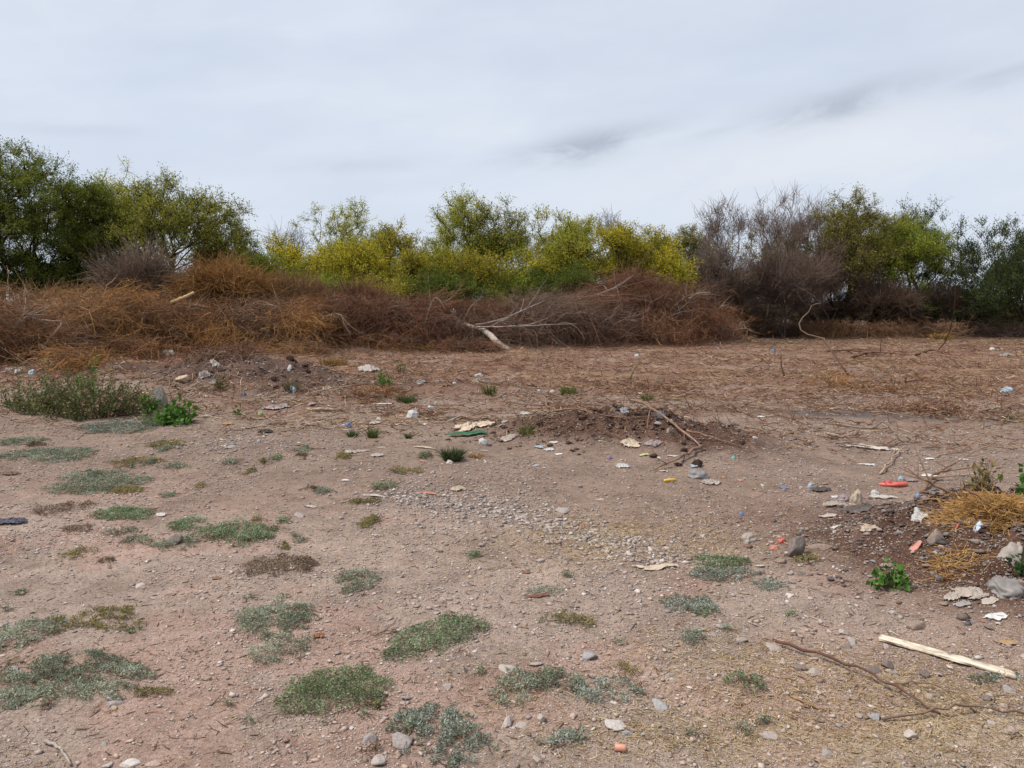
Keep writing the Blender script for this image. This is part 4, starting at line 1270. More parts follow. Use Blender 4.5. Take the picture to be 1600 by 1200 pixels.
# ------------------------------------------------------------------ upright plants
def grass_clump(seed, px, py, wpx, hpx, cols, label, n=160, name='grass_clump', cat='grass clump', splay=0.5):
    rng = np.random.default_rng(seed)
    p = at(px, py)
    a = wpx / 2 / F * p[1]
    h = hpx / F * p[1]
    k = 5
    th = rng.uniform(0, 2 * np.pi, n)
    r = np.sqrt(rng.random(n)) * a * 0.55
    S = np.stack([p[0] + np.cos(th) * r, p[1] + np.sin(th) * r, np.zeros(n)], 1)
    S[:, 2] = H(S[:, 0], S[:, 1]) - 0.01
    tt = np.linspace(0, 1, k)
    L = h * rng.uniform(0.5, 1.1, n)
    D = unit(np.stack([np.cos(th) * splay * rng.random(n), np.sin(th) * splay * rng.random(n), np.ones(n)], 1) + rng.normal(size=(n, 3)) * 0.15)
    Q = S[:, None] + D[:, None] * (L[:, None] * tt)[:, :, None]
    Q[:, :, :2] += (D[:, None, :2] * (L[:, None] * tt ** 2 * 0.5)[:, :, None])
    Q[:, :, 2] -= 0.22 * L[:, None] * tt ** 2
    V, Fc, kk = tubes(Q - p, np.outer(np.ones(n), np.array([1, 0.9, 0.75, 0.5, 0.15])) * max(0.0022, p[1] * 0.00042), 3, rng)
    cols = np.array(cols)
    c = cols[rng.integers(0, len(cols), n)] * rng.uniform(0.75, 1.25, (n, 1))
    o = new_obj(name, make_mesh(name, V, Fc, M_WEED, np.repeat(c, kk, 0)), None, tuple(p))
    return tag(o, label, cat)


GREENS = [(0.045, 0.085, 0.025), (0.075, 0.125, 0.040), (0.13, 0.16, 0.06)]
YGREENS = [(0.12, 0.14, 0.035), (0.19, 0.19, 0.06), (0.08, 0.12, 0.03)]
DRYG = [(0.32, 0.19, 0.065), (0.42, 0.28, 0.11), (0.24, 0.13, 0.045)]
grass_clump(401, 707, 720, 44, 30, [(0.045, 0.072, 0.030), (0.075, 0.11, 0.045), (0.15, 0.17, 0.075)], 'round dense tussock of dark green grass above a white block', n=420)
grass_clump(402, 745, 714, 40, 10, DRYG, 'flattened straw tuft beside the dark green tussock', n=110, splay=1.3)
grass_clump(403, 635, 629, 50, 14, GREENS, 'low dark green grass clump below the tall sprig', n=200)
grass_clump(404, 888, 616, 46, 14, YGREENS, 'yellow green grass clump on the far dirt', n=150)
grass_clump(405, 1010, 626, 24, 14, YGREENS, 'small green grass tuft past the dark heap', n=80)
grass_clump(406, 824, 676, 40, 14, YGREENS, 'yellow green grass clump at the edge of the dark heap', n=120)
grass_clump(407, 551, 682, 24, 14, GREENS, 'small green clump under the blue wrapper', n=110)
grass_clump(408, 582, 684, 22, 24, YGREENS, 'yellowish upright clump next to the blue wrapper', n=110)
grass_clump(409, 638, 685, 14, 14, GREENS, 'little green sprig alone below the litter', n=60)
grass_clump(410, 765, 615, 40, 22, YGREENS, 'thin wispy grass clump left on the far dirt', n=90)
grass_clump(411, 840, 541, 50, 14, [(0.22, 0.15, 0.07), (0.15, 0.13, 0.05)], 'dry grass tuft at the foot of the grey uprooted bush', n=140)
grass_clump(412, 455, 612, 34, 24, [(0.10, 0.12, 0.05), (0.22, 0.17, 0.08)], 'thin grass tuft behind the pale blue bag', n=60)
grass_clump(413, 1580, 655, 22, 10, GREENS, 'small green tuft on the reddish ground near the edge', n=60)
for i, (a_, b_, c_, d_, lab) in enumerate([
        (42, 560, 60, 44, 'straw-coloured fan of grass hanging at the foot of the brush'),
        (165, 552, 60, 26, 'orange straw tuft in front of the orange mound'),
        (228, 548, 46, 20, 'low orange straw tuft beside a white bag'),
        (520, 570, 70, 16, 'tan dry grass tuft on open ground by the brush'),
        (660, 545, 60, 12, 'thin tan straw tuft in front of the dark brush'),
        (1180, 526, 50, 16, 'orange straw tuft under the dense dark tangle'),
        (1290, 528, 46, 14, 'orange dry tuft at the foot of the dark thicket'),
        (1470, 530, 46, 14, 'rusty dry tuft in front of the low heap of sticks'),
        (1050, 512, 40, 22, 'bright tan tuft in the face of the rust mound')]):
    grass_clump(420 + i, a_, b_, c_, d_, DRYG, lab, n=230, name='straw_tuft', cat='dry grass', splay=0.7)


def leafy_plant(seed, px, py, wpx, hpx, cols, label, nst=14, leaf=0.05, broad=0.65, name='leafy_plant', cat='plant', flowers=0, stem_c=(0.10, 0.10, 0.05), lps=12, flat=1.0, vary=0.15):
    rng = np.random.default_rng(seed)
    p = at(px, py)
    a = wpx / 2 / F * p[1]
    h = hpx / F * p[1]
    root = empty(name, p, label, cat)
    k = 6
    th = rng.uniform(0, 2 * np.pi, nst)
    rr = np.sqrt(rng.random(nst)) * a
    S = np.stack([np.cos(th) * rr * 0.45, np.sin(th) * rr * 0.45 * flat, np.zeros(nst)], 1)
    S[:, 2] = H(S[:, 0] + p[0], S[:, 1] + p[1]) - p[2]
    top = np.stack([np.cos(th) * rr, np.sin(th) * rr * flat, np.zeros(nst)], 1)
    prof = np.sqrt(np.clip(1.05 - (rr / a) ** 2, 0.12, 1))
    top[:, 2] = h * prof * np.clip(rng.normal(0.8, 0.25, nst), 0.3, 1.5)
    tt = np.linspace(0, 1, k)
    mid = (S + top) / 2 + rng.normal(size=(nst, 3)) * a * 0.12
    Q = S[:, None] * ((1 - tt) ** 2)[None, :, None] + mid[:, None] * (2 * tt * (1 - tt))[None, :, None] + top[:, None] * (tt ** 2)[None, :, None]
    V, Fc, kk = tubes(Q, np.outer(np.ones(nst), np.linspace(1, 0.4, k)) * max(0.0022, 0.0004 * p[1]), 4, rng)
    new_obj('stem', make_mesh('stem', V, Fc, M_WEED, np.tile(np.array([stem_c]), (len(V), 1))), root)
    n = nst * lps
    s = np.repeat(np.arange(nst), lps)
    t = rng.uniform(0.15, 1.0, n)[:, None]
    C = S[s] * (1 - t) ** 2 + mid[s] * 2 * t * (1 - t) + top[s] * t ** 2
    C = C + rng.normal(size=(n, 3)) * leaf * 0.5
    D = rng.normal(size=(n, 3)) + np.array([0, 0, 0.35]) + unit(C + np.array([0, 0, 1e-3])) * 0.5
    L = leaf * rng.uniform(0.55, 1.25, n)
    lv, lf = leaves(C, D, L, L * broad, rng, flat=0.3)
    cols = np.array(cols)
    c = cols[rng.integers(0, len(cols), n)] * rng.uniform(1 - vary, 1 + vary, (n, 1))
    new_obj('foliage', make_mesh('foliage', lv, lf, M_WEED, np.repeat(c, 4, 0)), root)
    if flowers:
        i = rng.integers(0, n, flowers)
        FV = []
        FQ = []
        for j, q in enumerate(i):
            v, f = leaves(np.repeat((C[q] + unit(C[q]) * leaf * 0.5)[None], 5, 0), rng.normal(size=(5, 3)) + np.array([0, -0.6, 0.5]), np.full(5, 0.028), np.full(5, 0.022), rng)
            FQ.append(f + 20 * j)
            FV.append(v)
        new_obj('blossom', make_mesh('blossom', np.vstack(FV), np.vstack(FQ), M_WEED, np.tile(np.array([[0.55, 0.25, 0.28]]), (20 * flowers, 1))), root)
    return root


BUSHC = [(0.070, 0.088, 0.032), (0.11, 0.130, 0.045), (0.165, 0.17, 0.065), (0.20, 0.16, 0.085)]
LIVE = [(0.075, 0.165, 0.028), (0.11, 0.215, 0.045), (0.055, 0.125, 0.022)]
leafy_plant(501, 150, 652, 215, 78, BUSHC, 'sprawling green bush with small pink flowers on the pale dirt', nst=150, leaf=0.042, lps=34, broad=0.5, name='bush', cat='bush', flowers=70, flat=0.55)
leafy_plant(502, 75, 645, 120, 60, BUSHC + [(0.13, 0.16, 0.06)], 'lower olive bush adjoining the pink-flowered one', nst=90, leaf=0.045, lps=26, broad=0.5, name='bush', cat='bush', flat=0.6)
leafy_plant(503, 140, 625, 40, 66, LIVE, 'tall light green weed standing up behind the flowered bush', nst=16, leaf=0.06, lps=22, broad=0.4)
leafy_plant(504, 116, 610, 20, 90, GREENS, 'tall thin weed stalk in front of the orange brush', nst=4, leaf=0.05, lps=34, broad=0.4)
leafy_plant(505, 30, 640, 60, 55, GREENS + YGREENS, 'upright green weeds at the edge of the view beside the olive bush', nst=22, leaf=0.05, lps=20, broad=0.4)
leafy_plant(506, 280, 662, 62, 30, LIVE, 'bright green broad-leaved plant at the foot of the grey stump', nst=36, leaf=0.075, lps=9, broad=0.8)
leafy_plant(507, 232, 650, 30, 34, LIVE, 'small bright leafy shoot between the flowered bush and the stump', nst=12, leaf=0.07, lps=8, broad=0.8)
leafy_plant(508, 372, 649, 12, 8, LIVE, 'tiny bright green seedling on the brown heap', nst=6, leaf=0.05, lps=6, broad=0.8)
leafy_plant(509, 600, 605, 22, 38, [(0.06, 0.15, 0.025), (0.10, 0.21, 0.04)], 'vivid green feathery sprig standing on the far dirt', nst=12, leaf=0.06, lps=22, broad=0.3)
leafy_plant(510, 626, 582, 20, 16, GREENS, 'small dark green sprig beyond the vivid one', nst=8, leaf=0.06, lps=12, broad=0.4)
leafy_plant(511, 1392, 918, 58, 36, LIVE, 'fresh green broad-leaved plant growing from the stony mound', nst=20, leaf=0.042, lps=7, broad=0.75)
leafy_plant(512, 1612, 775, 36, 56, LIVE, 'green leafy weed at the edge of the view above the orange straw', nst=14, leaf=0.055, lps=10, broad=0.7)
leafy_plant(513, 1612, 905, 26, 50, [(0.045, 0.09, 0.03), (0.075, 0.13, 0.045)], 'dark green leafy weed at the edge of the view on the mound', nst=12, leaf=0.045, lps=9, broad=0.7)
leafy_plant(514, 345, 610, 26, 24, [(0.20, 0.14, 0.06), (0.14, 0.13, 0.05)], 'yellowing weed on the slope of the brown heap', nst=14, leaf=0.06, lps=9, broad=0.4)
leafy_plant(515, 1530, 762, 60, 36, [(0.17, 0.15, 0.05), (0.22, 0.15, 0.06), (0.11, 0.12, 0.04)], 'half dry weed with olive leaves behind the orange straw', nst=18, leaf=0.04, lps=9, broad=0.4, stem_c=(0.22, 0.13, 0.07))


def straw_heap(seed, px, py, wpx, hpx, n, label):
    rng = np.random.default_rng(seed)
    p = at(px, py)
    a = wpx / 2 / F * p[1]
    h = hpx / F * p[1]
    root = empty('straw_clump', p, label, 'dry grass')
    u = rng.normal(size=n) * a * 0.5
    v = rng.normal(size=n) * a * 0.32
    S = np.stack([p[0] + u, p[1] + v, np.zeros(n)], 1)
    S[:, 2] = H(S[:, 0], S[:, 1]) + h * np.exp(-(u / a) ** 2 * 2 - (v / a) ** 2 * 4) * rng.random(n)
    k = 5
    tt = np.linspace(0, 1, k)
    L = rng.uniform(0.04, 0.15, n)
    D = unit(rng.normal(size=(n, 3)) * np.array([1, 0.7, 0.05]) + np.array([-0.5, -0.1, 0.05]))
    Q = S[:, None] + D[:, None] * (L[:, None] * tt)[:, :, None] + (rng.normal(size=(n, 1, 3)) * 0.2 * L[:, None, None]) * (tt ** 2)[None, :, None]
    g = H(Q[:, :, 0].ravel(), Q[:, :, 1].ravel()).reshape(n, k)
    Q[:, :, 2] = np.maximum(Q[:, :, 2], g + 0.004)
    V, Fc, kk = tubes(Q - p, np.full((n, k), 0.0016), 3, rng)
    c = np.array([(0.44, 0.25, 0.085), (0.52, 0.33, 0.13), (0.34, 0.18, 0.065)])[rng.integers(0, 3, n)] * rng.uniform(0.8, 1.2, (n, 1))
    new_obj('dry_foliage', make_mesh('dry_foliage', V, Fc, M_STRAW, np.repeat(c, kk, 0)), root)
    for i in range(5 if n > 500 else 0):
        s = np.array([rng.uniform(-a, a) * 0.8, rng.uniform(-0.2, 0.3), h * 0.5])
        s[2] += float(H(p[0] + s[0], p[1] + s[1])) - p[2]
        e = s + np.array([rng.uniform(-0.6, 0.2), rng.uniform(-0.1, 0.2), rng.uniform(0.05, 0.2)])
        add_branch('branch', rng, [s, (s + e) / 2 + rng.normal(size=3) * 0.05, e], 0.009, 0.004, (0.20, 0.115, 0.065), root, forks=4, base=(0, 0, 0), flen=0.5)
    return root


straw_heap(530, 1560, 792, 150, 5, 3000, 'thick bed of orange straw with dry twigs behind the stony mound')
straw_heap(531, 1490, 884, 90, 1, 130, 'thin orange straw scatter beside the fresh green plant')


# ------------------------------------------------------------------ stones
def rock_mesh(seed, sub=3, cuts=11, flat=0.7, name='stone', mat=None):
    rng = np.random.default_rng(seed)
    V, Fc = icosphere(sub)
    N = unit(rng.normal(size=(cuts, 3)))
    dd = rng.uniform(0.36, 0.80, cuts)
    den = V @ N.T
    s = np.where(den > 0.05, dd[None] / np.maximum(den, 0.05), 9).min(1)
    s = np.minimum(s, 1.0)
    V = V * s[:, None]
    V = V + unit(V) * (rng.normal(size=(len(V), 1)) * 0.012)
    sc = np.array([1.0, rng.uniform(0.6, 0.9), flat * rng.uniform(0.7, 1.1)])
    V = V * sc
    V[:, :2] /= np.abs(V[:, 0]).max()
    V[:, 2] -= V[:, 2].min() * 0.75
    return make_mesh(name, V, Fc, mat or M_STONE, None, smooth=False)


STONES = [rock_mesh(600 + i, flat=f) for i, f in enumerate([0.55, 0.7, 0.85, 0.45, 0.6, 0.8, 0.5, 0.7, 0.95, 0.6, 0.4, 0.65])]
CLODS = [rock_mesh(650 + i, cuts=26, flat=0.9, name='clod', mat=M_CLOD) for i in range(4)]
SC = {'white': (0.50, 0.46, 0.43), 'pale': (0.40, 0.35, 0.32), 'grey': (0.27, 0.245, 0.235), 'dark': (0.135, 0.115, 0.108), 'blue': (0.27, 0.28, 0.29), 'tan': (0.42, 0.32, 0.22),
      'pink': (0.38, 0.28, 0.245), 'red': (0.215, 0.125, 0.10), 'brown': (0.225, 0.165, 0.135), 'mid': (0.33, 0.285, 0.26)}


def put_stone(rng, p, r, col, mesh, label, cat='stone', group=None, zs=1.0, name='stone'):
    o = new_obj(name, mesh, None, (p[0], p[1], p[2] - 0.22 * r))
    o.scale = (r, r, r * zs)
    o.rotation_euler = (rng.normal() * 0.15, rng.normal() * 0.15, rng.uniform(0, 6.28))
    o.color = (*np.clip((np.array(col) * 0.78 + np.array([0.30, 0.22, 0.18]) * 0.20 * (name == 'stone')) * rng.uniform(0.92, 1.08), 0, 1), 1)
    return tag(o, label, cat, group)


rngs = np.random.default_rng(5)
ROCKS = [
    (574, 1158, 30, 'grey', 'angular grey stone with dark shaded side below the brightest green mat', 1.4),
    (628, 1160, 46, 'grey', 'flat grey rock set in the big blue grey weed mat', 0.8),
    (592, 1196, 28, 'pale', 'pale stone at the bottom edge beneath the angular grey one', 1.0),
    (553, 1140, 17, 'white', 'small whitish stone beside the angular grey one', 0.8),
    (634, 1094, 16, 'grey', 'grey stone at the tip of the brightest green mat', 1.0),
    (697, 1077, 18, 'pale', 'pale pink stone by the bent twig', 1.0),
    (792, 1134, 24, 'pale', 'upright pale stone, taller of the pair past the blue grey mat', 1.5),
    (814, 1134, 26, 'pale', 'low pale stone, flatter of the pair past the blue grey mat', 0.8),
    (846, 1127, 18, 'pale', 'pointed pale stone between the low pair and the pinkish one', 1.5),
    (883, 1160, 32, 'pink', 'round pinkish stone hugged by weeds', 1.2),
    (965, 1135, 38, 'white', 'smooth whitish stone, brightest on the chaff', 0.9),
    (981, 1148, 20, 'blue', 'small blue grey stone touching the smooth whitish one', 1.0),
    (1006, 1149, 14, 'blue', 'little bluish stone past the smooth whitish one', 1.0),
    (1030, 1103, 32, 'blue', 'slanted blue grey stone at the point of the weed wedge', 0.8),
    (922, 1030, 28, 'blue', 'wedge-shaped bluish stone on gravel', 0.9),
    (895, 1030, 17, 'pale', 'small white stone beside the wedge-shaped bluish one', 0.7),
    (838, 1040, 20, 'mid', 'rounded stone on top of the straw-edged mat', 0.8),
    (795, 1045, 34, 'pale', 'flat pale slab at the edge of the straw-edged mat', 0.5),
    (184, 1101, 30, 'grey', 'flat dark-edged stone beside the largest mat', 0.7),
    (171, 1094, 13, 'white', 'small white stone perched by the flat dark-edged one', 1.4),
    (177, 1109, 15, 'tan', 'small orange tan stone under the flat dark-edged one', 0.9),
    (170, 1196, 26, 'pale', 'first pale stone in the row of three at the bottom edge', 0.9),
    (203, 1194, 28, 'white', 'second stone, the whitest, in the row of three at the bottom edge', 0.9),
    (240, 1196, 32, 'pink', 'third and widest stone in the row of three at the bottom edge', 0.8),
    (18, 1046, 26, 'grey', 'grey stone above the largest mat at the edge of the view', 0.8),
    (198, 846, 22, 'red', 'dark reddish stone before the long weed mat', 1.0),
    (270, 850, 30, 'dark', 'dark stone lying on the long weed mat', 0.9),
    (238, 935, 18, 'pale', 'pale stone alone above the olive brown mat', 0.9),
    (220, 917, 16, 'pale', 'white chip beyond the lone pale stone', 0.6),
    (253, 806, 16, 'white', 'white stone at the end of the neat elongated mat', 0.7),
    (12, 977, 16, 'blue', 'dark blue grey stone in the mat past the largest mat', 0.9),
    (1213, 1012, 32, 'mid', 'broad flat grey stone at the tip of the long curved stick', 0.6),
    (1161, 1003, 25, 'mid', 'flat stone beside the broad one at the tip of the stick', 0.7),
    (1114, 992, 24, 'mid', 'rounded stone next to the small blue green mat', 0.8),
    (1128, 979, 22, 'mid', 'tilted stone above the rounded one', 1.0),
    (1331, 1003, 26, 'grey', 'chunky grey stone on top of the dark pair', 1.0),
    (1322, 1012, 20, 'dark', 'nearly black stone under the chunky grey one', 0.9),
    (1364, 1050, 22, 'dark', 'upright black stone of the trio below the plank', 1.3),
    (1384, 1043, 22, 'dark', 'rounded black stone of the trio below the plank', 1.0),
    (1394, 1052, 22, 'grey', 'square grey stone of the trio below the plank', 1.0),
    (1251, 1043, 22, 'dark', 'black stone on the far side of the long curved stick', 0.8),
    (1271, 1052, 26, 'mid', 'flat pale grey stone on the near side of the long curved stick', 0.6),
    (1433, 982, 30, 'brown', 'tan block-like stone behind the high end of the plank', 1.1),
    (1284, 995, 30, 'brown', 'brown slab among the grey stones', 0.6),
    (1219, 879, 22, 'brown', 'rounded brown stone before the upright block', 0.9),
    (1252, 899, 20, 'dark', 'dark pointed stone at the yellow green tuft', 1.0),
    (1193, 885, 20, 'white', 'bright white stone before the brown rubble', 0.8),
    (1284, 856, 40, 'brown', 'long brown lump beside the upright block', 0.7),
    (1541, 1093, 22, 'dark', 'upright dark stone past the end of the plank', 1.3),
    (1576, 1082, 26, 'grey', 'light grey stone at the end of the plank', 0.9),
    (1452, 1090, 16, 'mid', 'small white-topped stone inside the bend of the sticks', 0.9),
    (1350, 1171, 26, 'mid', 'flat grey stone alone on the lower chaff', 0.6),
    (1293, 1180, 20, 'grey', 'grey chip at the bottom of the chaff', 0.6),
    (1364, 1124, 22, 'blue', 'bluish stone below the long curved stick', 0.6),
    (1396, 956, 22, 'pale', 'flat pale stone before the white rubble', 0.5),
    (1231, 931, 15, 'white', 'small white stone at the trailing weeds', 0.6),
    (285, 597, 26, 'tan', 'tan boulder on the slope behind the grey stump', 0.9),
    (232, 617, 22, 'tan', 'round tan boulder leaning on the grey stump', 1.1),
    (361, 699, 18, 'grey', 'rounded dark stone on the small gravel bank', 0.9),
    (1027, 664, 26, 'grey', 'grey boulder half sunk in the dark heap', 0.8),
    (485, 634, 24, 'brown', 'brown grey block in the litter', 0.9),
    (789, 661, 14, 'grey', 'grey stone beside the dirty white cloth', 0.8),
    (879, 797, 26, 'grey', 'flat grey stone by the gravel strip', 0.4),
    (822, 766, 15, 'mid', 'flat stone with dark side on smooth dirt', 0.6),
    (935, 781, 18, 'pale', 'pale flat chip on smooth dirt', 0.4),
    (469, 807, 18, 'mid', 'mid grey stone on the pale dirt above the dried mat', 0.7),
    (1180, 684, 8, 'white', 'round white pebble alone on the smooth dirt', 1.0),
    (775, 1167, 18, 'brown', 'dark pitted stone between the mats near the bottom', 0.9),
    (839, 1192, 20, 'pale', 'bluish white stone at the bottom edge', 0.8),
    (683, 958, 12, 'mid', 'stone sitting above the thick oval mat', 1.0),
]
for i, (px, py, wp, c, lab, zs) in enumerate(ROCKS):
    p = at(px, py)
    put_stone(rngs, p, width(wp / 2, p) * 1.08, SC[c], STONES[i % len(STONES)], lab, zs=zs)
# the squared block and the stump
p = at(1240, 868)
put_stone(rngs, p, width(17, p), (0.25, 0.205, 0.18), STONES[8], 'upright squared grey brown block of rubble', 'rubble', zs=2.3, name='rubble_block')
p = at(1462, 850)
put_stone(rngs, p, width(14, p), (0.36, 0.29, 0.25), STONES[5], 'pale squared rubble block on top of the stony mound', 'rubble', zs=1.5, name='rubble_block')
p = at(254, 640)
put_stone(rngs, p, width(14, p), (0.26, 0.235, 0.21), STONES[2], 'grey weathered stump standing beside the flowered bush', 'stump', zs=3.0, name='stump')
for px, py, wp, lab in [(1022, 714, 20, 'biggest dark earth clod at the near foot of the dark heap'), (1069, 704, 15, 'upright dark earth clod on the dark heap'),
                        (1058, 727, 17, 'dark earth clod under the forked stick'), (1088, 728, 20, 'flat dark earth clod beyond the forked stick'),
                        (894, 705, 10, 'small dark clod at the start of the dark heap'), (905, 711, 9, 'smallest dark clod rolled off the dark heap'),
                        (980, 696, 8, 'dark clod resting on the cream rag'), (1160, 694, 11, 'dark clod at the tip of the reddish stick'), (1472, 843, 12, 'dark clod beside the pale squared block')]:
    p = at(px, py)
    put_stone(rngs, p, width(wp / 2, p) * 1.1, (0.07, 0.042, 0.033), CLODS[px % 4], lab, 'clod', zs=1.1, name='clod')

# loose stones nobody could tell apart
GROUPS = [
    (95, 'small loose grey stone on the pale pink dirt', 'loose stones on the pale dirt', lambda r: (r.uniform(-2.6, 0.9), None, r.uniform(2.5, 7.5)), ['grey', 'mid', 'pale', 'white', 'pink', 'brown'], (0.008, 0.020)),
    (80, 'rough stone among many on the stony brown slope', 'stones on the stony brown slope', lambda r: (None, None, None), ['grey', 'mid', 'brown', 'pale', 'dark', 'pink'], (0.012, 0.034)),
    (45, 'pale broken stone in the gravel strip', 'stones of the gravel strip', None, ['mid', 'pale', 'grey', 'grey'], (0.008, 0.019)),
    (60, 'dark lump of earth on the dark heap', 'lumps on the dark heap', None, ['dark'], (0.018, 0.060)),
    (60, 'lump of brown earth on the heap behind the flowered bush', 'lumps on the brown heap', None, ['brown'], (0.03, 0.11)),
    (60, 'lump of dark earth on the stony mound', 'lumps on the stony mound', None, ['dark'], (0.012, 0.045)),
]


def on_strip(r, n, wid):
    """points along the band of crushed stone"""
    path = np.array([at(x, y)[:2] for x, y in [(610, 770), (690, 785), (790, 800), (870, 822), (960, 852), (1060, 876)]])
    t = r.uniform(0, len(path) - 1.001, n)
    i = t.astype(int)
    q = path[i] * (1 - (t - i))[:, None] + path[i + 1] * (t - i)[:, None]
    return q + r.normal(size=(n, 2)) * wid * np.array([1, 1.2]) * np.where(r.random((n, 1)) < 0.3, 2.4, 0.85)


def scatter_group(gi):
    n, lab, grp, fn, cs, (r0, r1) = GROUPS[gi]
    r = np.random.default_rng(900 + gi)
    if gi == 0:
        y = np.exp(r.uniform(np.log(2.5), np.log(8), n))
        x = r.uniform(-0.62, 0.25, n) * y
        xy = np.stack([x, y], 1)
    elif gi == 1:
        y = r.uniform(2.6, 5.2, n)
        x = 0.9 + (y - 2.6) * 0.12 + r.random(n) * (0.72 * y - 0.9)
        xy = np.stack([x, y], 1)
    elif gi == 2:
        xy = on_strip(r, n, 0.13)
    elif gi == 4:
        xy = np.stack([r.normal(size=n) * 1.0 - 4.8, r.normal(size=n) * 0.6 + 14.1], 1)
    elif gi == 5:
        xy = np.stack([r.normal(size=n) * 0.45 + 3.0, r.normal(size=n) * 0.45 + 4.9], 1)
    else:
        xy = np.stack([r.normal(size=n) * 0.75 + 1.2, r.normal(size=n) * 0.3 + 9.0], 1)
    for k in range(n):
        rr = r0 + (r1 - r0) * r.random() ** 2.2
        p = np.array([xy[k, 0], xy[k, 1], float(H(xy[k, 0], xy[k, 1]))])
        nm = 'clod' if gi >= 3 else 'stone'
        put_stone(r, p, rr, SC[cs[r.integers(len(cs))]] if gi < 3 else (0.075, 0.046, 0.036), STONES[r.integers(len(STONES))] if gi < 3 else CLODS[r.integers(4)], lab, nm, grp, r.uniform(0.7, 1.1), nm)


for gi in range(6):
    scatter_group(gi)


# gravel: everything smaller, one mass
def gravel():
    rng = np.random.default_rng(44)
    n0 = 95000
    y = np.exp(rng.uniform(np.log(2.1), np.log(15), n0))
    x = rng.uniform(-0.85, 0.85, n0) * y
    dens = 0.25 + 0.9 * ss(0.42, 0.66, fbm(x * 1.5, y * 1.5, 3, 91)) + 0.5 * ss(0.3, 1.5, x - 0.2 * (y - 3)) * (1 - ss(5, 7, y)) + 0.25 * bump(x, y, -0.2, 4.8, 1.8, 1.1)
    ok = rng.random(n0) < dens
    x, y = x[ok], y[ok]
    st = on_strip(rng, 7200, 0.15)
    bank = np.stack([rng.normal(size=1500) * 0.45 - 3.05, rng.normal(size=1500) * 0.35 + 8.6], 1)
    md = np.stack([rng.normal(size=3500) * 0.6 + 3.2, rng.normal(size=3500) * 0.55 + 4.8], 1)
    lh = np.stack([rng.normal(size=2600) * 1.1 - 4.5, rng.normal(size=2600) * 0.8 + 14.0], 1)
    hp = np.stack([rng.normal(size=2600) * 0.8 + 1.2, rng.normal(size=2600) * 0.32 + 9.1], 1)
    x = np.concatenate([x, st[:, 0], bank[:, 0], md[:, 0], lh[:, 0], hp[:, 0]])
    y = np.concatenate([y, st[:, 1], bank[:, 1], md[:, 1], lh[:, 1], hp[:, 1]])
    n = len(x)
    nb = n - 7200 - 1500 - 3500 - 2600 - 2600
    zone = np.concatenate([np.zeros(nb), np.ones(7200), np.ones(1500), np.full(3500, 2), np.full(2600, 4), np.full(2600, 3)])
    r = (0.0016 + 0.00075 * y) * (1 + rng.pareto(3.0, n) * 0.8)
    r = np.clip(r, 0.0016, 0.016)
    r[zone == 1] = np.clip(0.004 + 0.0045 * rng.pareto(2.1, (zone == 1).sum()), 0, 0.024)
    r[zone >= 2] = np.clip(0.007 + 0.008 * rng.pareto(2.5, (zone >= 2).sum()), 0, 0.030)
    V0, F0 = icosphere(0)
    V = V0[None] * np.clip(1 + rng.normal(size=(n, 12, 1)) * 0.34, 0.35, 1.8)
    V = V * np.stack([np.ones(n), rng.uniform(0.55, 0.95, n), rng.uniform(0.25, 0.6, n)], 1)[:, None, :]
    th = rng.uniform(0, 2 * np.pi, n)
    c, s = np.cos(th)[:, None], np.sin(th)[:, None]
    Xr = V[:, :, 0] * c - V[:, :, 1] * s
    Yr = V[:, :, 0] * s + V[:, :, 1] * c
    V = np.stack([Xr, Yr, V[:, :, 2]], 2) * r[:, None, None]
    V += np.stack([x, y, H(x, y) + r * 0.22], 1)[:, None, :]
    pal = np.array([SC[k] for k in ('grey', 'mid', 'pale', 'white', 'pink', 'brown', 'red', 'tan', 'dark')])
    pr = np.array([0.13, 0.20, 0.18, 0.10, 0.17, 0.14, 0.03, 0.02, 0.03])
    col = pal[rng.choice(9, n, p=pr / pr.sum())]
    soilc = soil(x, y)
    col = col * 0.6 + soilc * 0.4
    m1 = zone == 1
    col[m1] = pal[rng.choice([0, 1, 2, 0, 5, 1, 3], m1.sum())] * 0.64 + soilc[m1] * 0.30
    m2 = zone == 2
    col[m2] = pal[rng.choice([5, 5, 8, 0, 6, 4, 8], m2.sum())] * 0.68
    m4 = zone == 4
    col[m4] = pal[rng.choice([5, 5, 8, 0, 6, 2, 8, 3], m4.sum())] * 0.7
    m3 = zone == 3
    col[m3] = np.array([0.095, 0.058, 0.044]) * rng.uniform(0.6, 1.6, (m3.sum(), 1))
    col = col * rng.uniform(0.8, 1.2, (n, 1))
    Fc = (F0[None] + (np.arange(n) * 12)[:, None, None]).reshape(-1, 3)
    o = new_obj('gravel', make_mesh('gravel', V.reshape(-1, 3), Fc, M_GRAVEL, np.repeat(col, 12, 0)))
    tag(o, 'loose gravel and grit strewn over the dirt', 'gravel', kind='stuff')


gravel()


